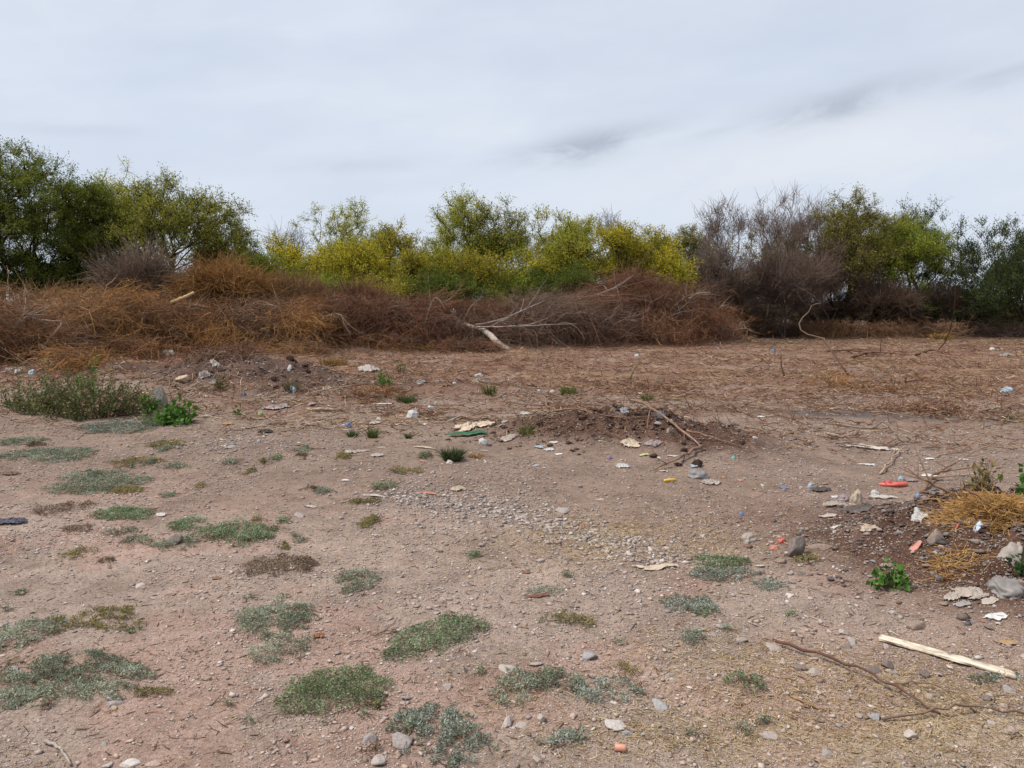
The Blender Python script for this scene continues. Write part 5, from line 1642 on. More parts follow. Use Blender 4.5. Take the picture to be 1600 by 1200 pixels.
# litter of twigs, wood chips and straw
def litter(name, label, seed, xy, L, rad, cols, lift=0.01, zamp=0.25):
    rng = np.random.default_rng(seed)
    n = len(xy)
    th = rng.uniform(0, 2 * np.pi, n)
    d = np.stack([np.cos(th), np.sin(th), rng.normal(size=n) * zamp], 1)
    k = 3
    tt = np.linspace(-0.5, 0.5, k)
    P = np.zeros((n, k, 3))
    bend = rng.normal(size=n) * 0.05
    P[:, :, 0] = xy[:, 0][:, None] + d[:, 0][:, None] * L[:, None] * tt - d[:, 1][:, None] * (bend * L)[:, None] * (4 * tt ** 2)
    P[:, :, 1] = xy[:, 1][:, None] + d[:, 1][:, None] * L[:, None] * tt + d[:, 0][:, None] * (bend * L)[:, None] * (4 * tt ** 2)
    g = H(P[:, :, 0].ravel(), P[:, :, 1].ravel()).reshape(n, k)
    P[:, :, 2] = np.maximum(g + rad[:, None] * 0.6, g + lift * rng.random((n, 1)) + d[:, 2][:, None] * L[:, None] * tt)
    V, Fc, kk = tubes(P, np.stack([rad, rad, rad * 0.6], 1), 3, rng)
    cols = np.array(cols)
    c = cols[rng.integers(0, len(cols), n)] * rng.uniform(0.7, 1.3, (n, 1))
    o = new_obj(name, make_mesh(name, V, Fc, M_STRAW, np.repeat(c, kk, 0)))
    return tag(o, label, 'litter', kind='stuff')


rl = np.random.default_rng(66)
n = 80000
y = np.exp(rl.uniform(np.log(7.0), np.log(34), n))
x = rl.uniform(-0.80, 0.80, n) * y
dn = ss(8, 13, y + 0.15 * x) * (0.35 + 0.9 * ss(0.40, 0.62, fbm(x * 0.8, y * 1.4, 3, 95)))
dn *= 1 - 0.75 * bump(x, y, 4.0, 10.5, 2.6, 1.2)
dn *= 1 - 0.6 * bump(x, y, -4.6, 14.2, 1.8, 1.3)
ok = rl.random(n) < dn
xy = np.stack([x[ok], y[ok]], 1)
m = len(xy)
litter('twig_litter', 'broken twigs and wood chips strewn over the cleared ground', 67, xy, (0.04 + 0.16 * rl.random(m) ** 1.5 + 0.35 * (rl.random(m) > 0.97)) * (1 + xy[:, 1] * 0.012), rl.uniform(0.003, 0.0085, m) * (0.6 + xy[:, 1] * 0.025),
       [(0.14, 0.070, 0.042), (0.19, 0.100, 0.060), (0.25, 0.145, 0.085), (0.09, 0.048, 0.032), (0.32, 0.21, 0.125), (0.17, 0.080, 0.046), (0.40, 0.31, 0.22)], lift=0.05)
n = 2600
y = np.exp(rl.uniform(np.log(9.0), np.log(33), n))
x = rl.uniform(-0.80, 0.80, n) * y
ok = rl.random(n) < ss(9, 14, y + 0.2 * x)
xy = np.stack([x[ok], y[ok]], 1)
m = len(xy)
litter('stubble_litter', 'short broken stems standing up from the cleared ground', 70, xy, rl.uniform(0.05, 0.22, m) * (1 + xy[:, 1] * 0.02), rl.uniform(0.003, 0.006, m) * (0.6 + xy[:, 1] * 0.03),
       [(0.16, 0.085, 0.05), (0.23, 0.13, 0.075), (0.30, 0.20, 0.12), (0.11, 0.058, 0.036)], lift=0.05, zamp=1.3)
n = 14000
y = np.exp(rl.uniform(np.log(2.3), np.log(9), n))
x = rl.uniform(-0.8, 0.8, n) * y
dn = 0.10 + 0.35 * ss(0.5, 0.7, fbm(x * 1.2, y * 1.2, 3, 97))
ok = rl.random(n) < dn
A1 = np.stack([x[ok], y[ok]], 1)
A2 = rl.normal(size=(6500, 2)) * np.array([0.55, 0.28]) + np.array([1.45, 2.95])
A3 = rl.normal(size=(2500, 2)) * np.array([0.45, 0.35]) + np.array([0.75, 5.2])
A4 = rl.normal(size=(1000, 2)) * np.array([0.35, 0.22]) + np.array([0.95, 3.45])
A5 = rl.normal(size=(900, 2)) * np.array([0.25, 0.10]) + np.array([0.45, 2.75])
A6 = rl.normal(size=(260, 2)) * np.array([0.10, 0.10]) + np.array([0.0, 3.05])
A7 = rl.normal(size=(900, 2)) * np.array([0.8, 0.5]) + np.array([-1.9, 10.5])
xy = np.vstack([A1, A2, A3, A4, A5, A6, A7])
m = len(xy)
litter('straw_litter', 'broken straw and chaff scattered on the dirt', 68, xy, rl.uniform(0.006, 0.030, m) * (1 + 0.14 * xy[:, 1]), rl.uniform(0.0005, 0.0010, m) * (0.7 + 0.30 * xy[:, 1]),
       [(0.42, 0.31, 0.175), (0.37, 0.26, 0.13), (0.48, 0.38, 0.24), (0.29, 0.19, 0.11)], lift=0.008)
n = 2600
y = np.exp(rl.uniform(np.log(2.4), np.log(9), n))
x = rl.uniform(-0.8, 0.8, n) * y
litter('bark_litter', 'small dark bark crumbs on the dirt', 69, np.stack([x, y], 1), rl.uniform(0.008, 0.05, n) * (1 + 0.06 * y), rl.uniform(0.0012, 0.0028, n), [(0.12, 0.065, 0.045), (0.09, 0.055, 0.042), (0.20, 0.10, 0.06)], lift=0.006)


# ------------------------------------------------------------------ rubbish
def sheet(seed, a, b, h, rag=0.25, fold=3.0, n=22, droop=1.0, shift=0.16):
    """crumpled piece of film, cloth or paper: half sizes a, b, height h"""
    rng = np.random.default_rng(seed)
    u, v = np.meshgrid(np.linspace(-1, 1, n), np.linspace(-1, 1, n))
    # square to rounded outline
    uu = u * np.sqrt(1 - v * v / 2.4)
    vv = v * np.sqrt(1 - u * u / 2.4)
    ang = np.arctan2(vv, uu)
    rr = np.hypot(uu, vv)
    k = 1 + rag * (vnoise(ang * 1.9 + 7, np.full_like(ang, seed * 0.37), seed) - 0.5) * 2 * ss(0.3, 1, rr)
    X_ = uu * k
    Y_ = vv * k
    s1 = vnoise(X_ * fold + seed, Y_ * fold * 0.8, seed + 1)
    s2 = vnoise(X_ * fold * 2.3 - seed, Y_ * fold * 2.1, seed + 2)
    s3 = vnoise(X_ * fold * 5.1, Y_ * fold * 4.7 + seed, seed + 3)
    z = (1 - np.abs(2 * s1 - 1)) * 0.62 + (1 - np.abs(2 * s2 - 1)) * 0.42 + s3 * 0.22 - 0.12
    edge = np.clip(1.15 - rr, 0.0, 1) ** 0.5
    z = z * (0.25 + 0.75 * edge) * droop + 0.02
    X_ = X_ + shift * (s2 - 0.5)
    Y_ = Y_ + shift * (s3 - 0.5)
    V = np.stack([X_ * a, Y_ * b, z * h], -1).reshape(-1, 3)
    i = np.arange(n * n).reshape(n, n)
    Q = np.stack([i[:-1, :-1], i[:-1, 1:], i[1:, 1:], i[1:, :-1]], -1).reshape(-1, 4)
    return V, Q


def lump(seed, a, b, h):
    """bunched up bag or rag"""
    V, Fc = icosphere(3)
    th = np.arctan2(V[:, 1], V[:, 0])
    ph = V[:, 2]
    r = 0.72 + 0.55 * (1 - np.abs(2 * vnoise(th * 1.4 + seed, ph * 2.2 + 3, seed) - 1)) * 0.6 + 0.30 * vnoise(th * 3.3, ph * 5.0 + seed, seed + 1) + 0.12 * vnoise(th * 8, ph * 11, seed + 2)
    V = V * r[:, None]
    V[:, 2] = np.where(V[:, 2] < 0, V[:, 2] * 0.35, V[:, 2])
    V = V / np.abs(V).max(0)
    return V * np.array([a, b, h]), Fc


TRASHC = {'white': (0.66, 0.65, 0.64), 'offwhite': (0.56, 0.51, 0.46), 'dirty': (0.45, 0.39, 0.34), 'cream': (0.55, 0.45, 0.34), 'grey': (0.33, 0.31, 0.30), 'black': (0.025, 0.022, 0.022), 'charcoal': (0.075, 0.068, 0.068),
          'red': (0.48, 0.085, 0.06), 'salmon': (0.50, 0.20, 0.14), 'orange': (0.46, 0.19, 0.10), 'blue': (0.10, 0.24, 0.52), 'paleblue': (0.45, 0.56, 0.66), 'navy': (0.06, 0.075, 0.11), 'green': (0.02, 0.145, 0.075),
          'yellow': (0.62, 0.43, 0.06), 'purple': (0.30, 0.22, 0.36), 'teal': (0.12, 0.30, 0.28), 'brown': (0.20, 0.11, 0.07), 'lime': (0.42, 0.45, 0.22), 'pinkgrey': (0.38, 0.30, 0.31), 'tan': (0.42, 0.27, 0.13)}


def trash(seed, px, py, wpx, hpx, form, col, name, cat, label, rot=0.0, mat=None, group=None, z=0.0):
    rng = np.random.default_rng(seed)
    p = at(px, py)
    a = width(wpx / 2, p)
    c = np.array(TRASHC[col] if isinstance(col, str) else col)
    c = c * 0.80 + np.array([0.26, 0.19, 0.15]) * 0.16
    if form == 'bag':
        V, Fc = lump(seed, a, a * rng.uniform(0.7, 1.0), max(width(hpx, p), 0.01))
        m = mat or M_FILM
    elif form == 'sheet':
        d0 = at(px, py + hpx * 0.5)[1]
        d1 = at(px, py - hpx * 0.5)[1]
        b = np.clip((d1 - d0) / 2, a * 0.22, a * 0.9)
        V, Fc = sheet(seed, a, b, max(0.015, min(a * 0.55, 0.16)), rag=0.34, fold=2.9)
        m = mat or M_FILM
    elif form == 'flat':
        V, Fc = sheet(seed, a, a * rng.uniform(0.4, 0.7), max(0.008, a * 0.36), rag=0.22, fold=1.7, n=16, shift=0.05)
        m = mat or M_PAPER
    elif form == 'strip':
        V, Fc = sheet(seed, a, a * 0.22, max(0.008, a * 0.2), rag=0.35, fold=2.2, n=18)
        m = mat or M_PAPER
    elif form == 'roll':
        V, Fc = sheet(seed, a, a * 0.24, width(hpx * 0.62, p), rag=0.25, fold=1.7, n=36, shift=0.06)
        m = mat or M_CLOTH
    elif form == 'cloth':
        d0 = at(px, py + hpx * 0.5)[1]
        d1 = at(px, py - hpx * 0.5)[1]
        b = np.clip((d1 - d0) / 2, a * 0.2, a * 0.8)
        V, Fc = sheet(seed, a, b, max(0.03, width(hpx * 0.6, p)), rag=0.35, fold=2.4, n=34)
        m = mat or M_CLOTH
    g = H(V[:, 0] + p[0], V[:, 1] + p[1]) - p[2]
    cr, sr = math.cos(rot), math.sin(rot)
    xr = V[:, 0] * cr - V[:, 1] * sr
    yr = V[:, 0] * sr + V[:, 1] * cr
    g = H(xr + p[0], yr + p[1]) - p[2]
    V = np.stack([xr, yr, V[:, 2] + g + 0.003 + z], 1)
    o = new_obj(name, make_mesh(name, V, Fc, m, None, smooth=form in ('cloth', 'bag', 'roll')), None, tuple(p))
    o.color = (*np.clip(c * rng.uniform(0.94, 1.06), 0, 1), 1)
    return tag(o, label, cat, group)


TRASH = [
    # px, py, w, h, form, colour, name, category, label
    (733, 681, 72, 14, 'roll', 'green', 'tarp', 'tarp', 'rolled up dark green tarp strip beside the dirty white cloth'),
    (738, 668, 56, 18, 'cloth', 'cream', 'cloth_rag', 'cloth', 'crumpled dirty white cloth behind the green tarp'),
    (795, 686, 22, 8, 'sheet', 'dirty', 'plastic_bag', 'plastic bag', 'ragged bag at the tip of the green tarp'),
    (755, 694, 18, 9, 'bag', 'white', 'plastic_bag', 'plastic bag', 'small white bag just below the green tarp'),
    (757, 705, 14, 8, 'strip', 'offwhite', 'paper_scrap', 'paper', 'folded pale scrap under the small white bag'),
    (703, 725, 13, 6, 'bag', 'offwhite', 'foam_block', 'foam', 'white foam block in front of the dark green tussock'),
    (661, 722, 12, 4, 'flat', 'salmon', 'plastic_scrap', 'plastic', 'red plastic scrap beside the small green weed tuft'),
    (708, 656, 32, 10, 'cloth', 'charcoal', 'cloth_rag', 'cloth', 'dark rag lying next to the dirty white cloth'),
    (645, 652, 22, 12, 'bag', 'white', 'plastic_bag', 'plastic bag', 'crumpled white bag, brightest of the litter row'),
    (672, 641, 14, 8, 'bag', 'white', 'plastic_bag', 'plastic bag', 'small white bag behind the red rag'),
    (663, 639, 13, 5, 'flat', 'red', 'cloth_rag', 'cloth', 'small red rag next to two white bags'),
    (626, 650, 11, 4, 'flat', 'orange', 'plastic_scrap', 'plastic', 'orange scrap before the brightest white bag'),
    (625, 663, 14, 5, 'flat', 'white', 'paper_scrap', 'paper', 'white paper scrap on brown dirt below the orange scrap'),
    (664, 664, 10, 4, 'flat', 'white', 'paper_scrap', 'paper', 'tiny white scrap between the bags and the dark rag'),
    (597, 633, 26, 9, 'strip', 'white', 'paper_scrap', 'paper', 'long white strip at the edge of the tan straw'),
    (545, 668, 10, 8, 'bag', 'blue', 'wrapper', 'wrapper', 'sky blue wrapper over the small green clump'),
    (540, 673, 10, 4, 'flat', 'offwhite', 'paper_scrap', 'paper', 'white scrap touching the sky blue wrapper'),
    (586, 663, 18, 10, 'sheet', 'offwhite', 'plastic_bag', 'plastic bag', 'thin white film above the yellowish clump'),
    (548, 708, 18, 7, 'sheet', 'offwhite', 'plastic_bag', 'plastic bag', 'clear crumpled film at the end of the pale row'),
    (567, 706, 26, 7, 'strip', 'dirty', 'paper_scrap', 'paper', 'long dirty strip in the pale row'),
    (595, 700, 16, 6, 'strip', 'offwhite', 'paper_scrap', 'paper', 'white tube-like scrap in the pale row'),
    (590, 713, 20, 12, 'sheet', 'offwhite', 'plastic_bag', 'plastic bag', 'torn white film hanging below the pale row'),
    (663, 700, 30, 6, 'strip', 'cream', 'paper_scrap', 'paper', 'pale curved scrap of card on the brown dirt'),
    (540, 752, 14, 4, 'flat', 'white', 'paper_scrap', 'paper', 'white chip alone on the pale dirt'),
    (716, 766, 22, 10, 'sheet', 'cream', 'paper_scrap', 'paper', 'cream paper scrap standing up above the gravel strip'),
    (670, 773, 34, 4, 'strip', 'salmon', 'plastic_ribbon', 'plastic', 'faded orange ribbon at the head of the gravel strip'),
    (585, 776, 34, 5, 'strip', 'offwhite', 'paper_scrap', 'paper', 'flat white strip below the bright green weed tuft'),
    (485, 793, 16, 5, 'flat', 'offwhite', 'paper_scrap', 'paper', 'white flake beside the pale stones on pale dirt'),
    (415, 675, 28, 8, 'cloth', 'black', 'cloth_rag', 'cloth', 'flat black rag on the brown dirt'),
    (420, 664, 9, 4, 'bag', 'charcoal', 'plastic_scrap', 'plastic', 'small dark lump behind the flat black rag'),
    (408, 651, 12, 9, 'bag', 'lime', 'plastic_bag', 'plastic bag', 'yellowish green crumpled bag on the brown dirt'),
    (424, 639, 30, 10, 'cloth', 'pinkgrey', 'cloth_rag', 'cloth', 'greyish pink rag at the foot of the brown heap'),
    (442, 636, 22, 9, 'sheet', 'grey', 'plastic_bag', 'plastic bag', 'grey bag joined to the greyish pink rag'),
    (458, 612, 12, 8, 'bag', 'paleblue', 'plastic_bag', 'plastic bag', 'pale blue bag before the thin grass tuft'),
    (512, 606, 12, 9, 'sheet', 'offwhite', 'paper_scrap', 'paper', 'white upright scrap among brown twigs'),
    (453, 577, 8, 5, 'bag', 'white', 'plastic_bag', 'plastic bag', 'white speck of a bag near the brush bank'),
    (337, 571, 18, 8, 'sheet', 'dirty', 'plastic_bag', 'plastic bag', 'dull white film on top of the brown heap'),
    (320, 589, 20, 7, 'sheet', 'grey', 'plastic_bag', 'plastic bag', 'long grey film on the shoulder of the brown heap'),
    (336, 600, 16, 8, 'sheet', 'grey', 'plastic_bag', 'plastic bag', 'wrinkled grey film below the shoulder of the brown heap'),
    (407, 620, 10, 6, 'strip', 'offwhite', 'paper_scrap', 'paper', 'white stick-like scrap on the brown heap'),
    (380, 620, 9, 6, 'bag', 'navy', 'plastic_scrap', 'plastic', 'dark blue scrap on the brown heap'),
    (322, 652, 18, 8, 'sheet', 'dirty', 'plastic_bag', 'plastic bag', 'pinkish white film next to the broad-leaved plant'),
    (284, 662, 9, 6, 'bag', 'white', 'paper_scrap', 'paper', 'white scrap under the broad-leaved plant'),
    (357, 664, 16, 14, 'sheet', 'tan', 'bark_piece', 'bark', 'yellow tan piece of bark propped on brown dirt'),
    (386, 670, 24, 7, 'strip', 'dirty', 'paper_scrap', 'paper', 'pale torn strip beside the tan bark'),
    (264, 555, 20, 8, 'bag', 'white', 'plastic_bag', 'plastic bag', 'white bag in front of the brush beside the straw tuft'),
    (30, 583, 14, 8, 'bag', 'white', 'plastic_bag', 'plastic bag', 'white bag beyond the green weeds near the brush'),
    (50, 584, 14, 7, 'bag', 'paleblue', 'plastic_bag', 'plastic bag', 'bluish bag beside a white one near the brush'),
    (15, 580, 18, 6, 'sheet', 'grey', 'plastic_bag', 'plastic bag', 'grey film beyond the green weeds near the brush'),
    (68, 612, 16, 5, 'flat', 'white', 'paper_scrap', 'paper', 'white scrap half hidden in the olive bush'),
    (575, 580, 34, 12, 'sheet', 'offwhite', 'plastic_bag', 'plastic bag', 'spread of white film beside the vivid sprig'),
    (748, 590, 18, 7, 'bag', 'offwhite', 'plastic_bag', 'plastic bag', 'white bag on the far grey patch'),
    (752, 600, 24, 6, 'sheet', 'grey', 'plastic_bag', 'plastic bag', 'grey film below the bag on the far grey patch'),
    (658, 598, 14, 6, 'sheet', 'grey', 'plastic_bag', 'plastic bag', 'greyish film near the low dark green clump'),
    (696, 603, 18, 6, 'cloth', 'brown', 'cloth_rag', 'cloth', 'rust brown rag on the far dirt'),
    (710, 601, 7, 4, 'bag', 'white', 'paper_scrap', 'paper', 'white crumb beside the rust brown rag'),
    (995, 558, 9, 5, 'bag', 'white', 'plastic_bag', 'plastic bag', 'bright white bag alone near the brush bank'),
    (842, 614, 7, 5, 'bag', 'white', 'plastic_bag', 'plastic bag', 'first white dot beside the yellow green clump'),
    (863, 614, 8, 5, 'bag', 'white', 'plastic_bag', 'plastic bag', 'second white dot, nearer to the yellow green clump'),
    (964, 622, 5, 7, 'strip', 'white', 'paper_scrap', 'paper', 'upright white scrap behind the dark heap'),
    (999, 615, 8, 3, 'flat', 'white', 'paper_scrap', 'paper', 'flat white flake by the small green tuft'),
    (820, 648, 20, 10, 'sheet', 'offwhite', 'plastic_bag', 'plastic bag', 'whitish film before the hooked root'),
    (975, 645, 15, 17, 'sheet', (0.30, 0.32, 0.36), 'wrapper', 'wrapper', 'dark shiny wrapper upright on the dark heap'),
    (1031, 653, 17, 11, 'sheet', 'navy', 'wrapper', 'wrapper', 'blue black wrapper by the grey boulder'),
    (1044, 659, 12, 6, 'strip', 'paleblue', 'wrapper', 'wrapper', 'pale silver strip next to the blue black wrapper'),
    (1044, 676, 6, 7, 'bag', 'offwhite', 'paper_scrap', 'paper', 'white crumb under the long curved stick'),
    (985, 696, 30, 10, 'cloth', 'cream', 'cloth_rag', 'cloth', 'cream rag on the near face of the dark heap'),
    (1022, 696, 24, 8, 'sheet', 'pinkgrey', 'plastic_bag', 'plastic bag', 'mauve film on the dark heap by the biggest clod'),
    (1006, 711, 15, 6, 'flat', 'lime', 'paper_scrap', 'paper', 'pale yellow card tucked beside the biggest clod'),
    (1051, 714, 18, 5, 'strip', 'offwhite', 'paper_scrap', 'paper', 'white torn strip past the biggest clod'),
    (952, 717, 9, 5, 'bag', 'purple', 'wrapper', 'wrapper', 'small purple wrapper on smooth dirt'),
    (973, 730, 22, 7, 'sheet', 'white', 'paper_scrap', 'paper', 'crumpled white paper on smooth dirt before the heap'),
    (1037, 737, 16, 4, 'flat', 'dirty', 'paper_scrap', 'paper', 'dull flat scrap under the forked stick'),
    (843, 700, 16, 6, 'sheet', 'paleblue', 'wrapper', 'wrapper', 'light blue film in the pale row before the heap'),
    (858, 704, 16, 7, 'sheet', 'white', 'plastic_bag', 'plastic bag', 'white film in the pale row before the heap'),
    (873, 711, 12, 4, 'flat', 'white', 'paper_scrap', 'paper', 'white flake at the end of the pale row before the heap'),
    (838, 728, 12, 4, 'flat', 'paleblue', 'paper_scrap', 'paper', 'bluish flake below the pale row before the heap'),
    (865, 692, 14, 4, 'flat', 'offwhite', 'paper_scrap', 'paper', 'pale flake on the start of the dark heap'),
    (1089, 745, 36, 13, 'bag', 'grey', 'plastic_bag', 'plastic bag', 'grey dusty plastic sack on the smooth dirt'),
    (1110, 756, 26, 7, 'sheet', 'dirty', 'plastic_bag', 'plastic bag', 'torn whitish film at the end of the grey sack'),
    (1086, 730, 16, 6, 'sheet', 'paleblue', 'plastic_bag', 'plastic bag', 'blue grey film behind the grey sack'),
    (1128, 747, 9, 3, 'flat', 'orange', 'plastic_scrap', 'plastic', 'faint orange scrap past the grey sack'),
    (1157, 752, 11, 4, 'flat', 'salmon', 'plastic_scrap', 'plastic', 'bright orange scrap farthest from the grey sack'),
    (1146, 718, 7, 5, 'bag', 'teal', 'plastic_scrap', 'plastic', 'green crumb of plastic on reddish dirt'),
    (1143, 664, 20, 5, 'flat', 'charcoal', 'plastic_scrap', 'plastic', 'dark flat piece on the smooth dirt past the heap'),
    (1190, 652, 13, 4, 'flat', 'white', 'paper_scrap', 'paper', 'white shard on the smooth dirt past the heap'),
    (1070, 638, 16, 3, 'flat', 'grey', 'paper_scrap', 'paper', 'grey sliver near the small green tuft'),
    (1297, 685, 20, 6, 'cloth', 'black', 'plastic_scrap', 'plastic', 'black flat scrap on the smooth dirt by the big white sheet'),
    (1357, 702, 72, 11, 'strip', 'offwhite', 'plastic_sheet', 'plastic sheet', 'long torn white sheet on the smooth dirt'),
    (1355, 727, 28, 4, 'strip', 'white', 'paper_scrap', 'paper', 'thin white strip before the long torn sheet'),
    (1452, 745, 24, 6, 'flat', 'white', 'paper_scrap', 'paper', 'white flat scrap past the red sandal'),
    (1424, 752, 18, 5, 'sheet', 'pinkgrey', 'plastic_bag', 'plastic bag', 'grey pink film beside the red sandal'),
    (1408, 750, 12, 6, 'bag', 'paleblue', 'plastic_bag', 'plastic bag', 'whitish bag touching the red sandal'),
    (1453, 718, 14, 4, 'flat', 'white', 'paper_scrap', 'paper', 'white scrap on reddish dirt past the pale stick'),
    (1505, 719, 14, 4, 'flat', 'white', 'paper_scrap', 'paper', 'white scrap near the half dry weed'),
    (1574, 613, 26, 9, 'bag', 'paleblue', 'plastic_bag', 'plastic bag', 'pale blue bag alone on the far reddish ground'),
    (1550, 547, 9, 4, 'bag', 'white', 'plastic_bag', 'plastic bag', 'white bag by the low dark heap of sticks'),
    (1570, 555, 16, 4, 'sheet', 'grey', 'plastic_bag', 'plastic bag', 'grey film by the low dark heap of sticks'),
    (1242, 605, 9, 6, 'strip', 'white', 'paper_scrap', 'paper', 'small white scrap below the upright dead stem'),
    (1221, 609, 5, 3, 'flat', 'teal', 'plastic_scrap', 'plastic', 'tiny green scrap below the upright dead stem'),
    (1208, 550, 6, 4, 'bag', 'blue', 'plastic_scrap', 'plastic', 'tiny blue scrap at the edge of the bare shrubs'),
    (1224, 763, 14, 5, 'flat', 'blue', 'wrapper', 'wrapper', 'bright blue wrapper flat on the dirt'),
    (1433, 778, 8, 6, 'bag', 'blue', 'plastic_scrap', 'plastic', 'blue bottle cap coloured scrap by the forked root'),
    (1266, 763, 10, 9, 'bag', 'paleblue', 'plastic_bag', 'plastic bag', 'bluish white bag at the end of the dark rags'),
    (1283, 767, 30, 10, 'cloth', 'charcoal', 'cloth_rag', 'cloth', 'dark rag tangle behind the white sack'),
    (1287, 757, 10, 4, 'flat', 'red', 'plastic_scrap', 'plastic', 'small red scrap on the dark rag tangle'),
    (1338, 787, 22, 24, 'bag', 'cream', 'plastic_bag', 'plastic bag', 'bulging cream white sack, tallest of the rubbish'),
    (1318, 783, 20, 12, 'bag', 'pinkgrey', 'plastic_bag', 'plastic bag', 'dusty pinkish bag leaning on the bulging sack'),
    (1367, 774, 16, 8, 'bag', 'white', 'plastic_bag', 'plastic bag', 'white bag past the bulging sack'),
    (1378, 779, 54, 6, 'strip', 'offwhite', 'plastic_sheet', 'plastic sheet', 'long white film trailing from the bulging sack'),
    (1304, 791, 36, 8, 'sheet', 'dirty', 'plastic_sheet', 'plastic sheet', 'dirty grey film spread before the bulging sack'),
    (1338, 797, 40, 8, 'cloth', 'charcoal', 'cloth_rag', 'cloth', 'black rag under the bulging sack'),
    (1294, 809, 28, 5, 'flat', 'dirty', 'paper_scrap', 'paper', 'flat pale board-like scrap below the sack'),
    (1356, 828, 24, 16, 'sheet', 'cream', 'plastic_bag', 'plastic bag', 'thin cream film standing up on the stony ground'),
    (1437, 813, 26, 10, 'sheet', 'white', 'plastic_bag', 'plastic bag', 'crisp white film on the stony mound'),
    (1306, 825, 18, 6, 'flat', 'offwhite', 'paper_scrap', 'paper', 'whitish scrap before the thin cream film'),
    (1430, 857, 20, 6, 'flat', 'salmon', 'plastic_scrap', 'plastic', 'salmon pink scrap on the stony mound'),
    (1527, 829, 14, 7, 'flat', 'paleblue', 'plastic_scrap', 'plastic', 'pale blue chip on the stony mound'),
    (1496, 826, 7, 5, 'bag', 'red', 'plastic_scrap', 'plastic', 'tiny crimson scrap on the stony mound'),
    (1170, 846, 26, 14, 'bag', 'dirty', 'plastic_bag', 'plastic bag', 'ragged white shreds on the smooth dirt'),
    (1221, 848, 14, 8, 'bag', 'red', 'plastic_scrap', 'plastic', 'red and white lid by the upright block'),
    (1210, 858, 17, 6, 'bag', 'salmon', 'brick_piece', 'brick', 'broken salmon brick piece by the upright block'),
    (1028, 890, 74, 16, 'strip', 'cream', 'cloth_rag', 'cloth', 'long twisted cream rag at the tail of the gravel strip'),
    (911, 822, 7, 4, 'flat', (0.75, 0.04, 0.02), 'bottle_cap', 'cap', 'small vivid red cap on the straw by the gravel strip'),
    (1158, 806, 7, 5, 'bag', 'blue', 'bottle_cap', 'cap', 'small blue cap alone on the smooth dirt'),
    (18, 818, 44, 14, 'cloth', 'navy', 'cloth_rag', 'cloth', 'dark blue grey rag at the edge of the view on pale dirt'),
    (15, 742, 26, 7, 'cloth', 'brown', 'cloth_rag', 'cloth', 'small brown rag at the edge of the view'),
    (498, 996, 20, 9, 'sheet', (0.36, 0.14, 0.06), 'leaf_scrap', 'leaf', 'curled orange dead leaf between two grey mats'),
    (338, 905, 16, 5, 'flat', 'brown', 'bark_piece', 'bark', 'red brown bark chip before the dried mat'),
    (840, 934, 40, 3, 'strip', (0.22, 0.07, 0.05), 'bark_strip', 'bark', 'dark red bark strip beside the weed wisp'),
    (820, 896, 18, 5, 'flat', 'brown', 'bark_piece', 'bark', 'rusty chip beside a white stone on gravel'),
    (1490, 935, 34, 12, 'sheet', 'dirty', 'plaster_piece', 'rubble', 'dirty plaster piece at the start of the broken plaster'),
    (1512, 930, 40, 14, 'sheet', 'dirty', 'plaster_piece', 'rubble', 'largest white piece of the broken plaster on the mound'),
    (1530, 938, 30, 10, 'sheet', 'dirty', 'plaster_piece', 'rubble', 'tilted white piece at the middle of the broken plaster'),
    (1503, 946, 26, 8, 'flat', 'grey', 'plaster_piece', 'rubble', 'grey underside piece below the largest white plaster'),
    (1546, 942, 22, 8, 'flat', 'dirty', 'plaster_piece', 'rubble', 'small piece of plaster before the grey cloth'),
    (1572, 925, 60, 22, 'bag', 'grey', 'cloth_rag', 'cloth', 'grey crumpled cloth beside the white plaster'),
    (1578, 872, 44, 10, 'bag', 'dirty', 'cloth_rag', 'cloth', 'sand-coloured cloth below the weed on the mound'),
    (1555, 965, 34, 5, 'flat', 'white', 'plaster_piece', 'rubble', 'flat white plaster piece below the grey cloth'),
    (1575, 1007, 28, 10, 'flat', 'tan', 'card_piece', 'card', 'small tan card lying past the plank'),
    (170, 1162, 9, 16, 'strip', 'charcoal', 'charred_chip', 'wood', 'charred black wood chip near the bottom edge'),
    (284, 492, 14, 14, 'sheet', 'white', 'cloth_rag', 'cloth', 'white rag caught high in the brown brush'),
    (290, 510, 10, 8, 'sheet', 'offwhite', 'cloth_rag', 'cloth', 'smaller whitish rag below the one caught in the brush'),
]
for i, t_ in enumerate(TRASH):
    px, py, wp, hp, form, col, nm, cat, lab = t_
    rot = {'charred_chip': 1.9, 'tarp': -0.06}.get(nm, (((i * 37) % 11) - 5) * 0.04)
    z = 0.0
    mat = None
    if nm in ('foam_block', 'plaster_sheet', 'plaster_piece', 'bark_piece', 'bark_strip', 'brick_piece', 'charred_chip', 'card_piece'):
        mat = M_PAPER
    if nm in ('bottle_cap', 'plastic_scrap'):
        mat = M_HARD
    trash(1000 + i, px, py, wp, hp, form, col, nm, cat, lab, rot, mat, None, z)



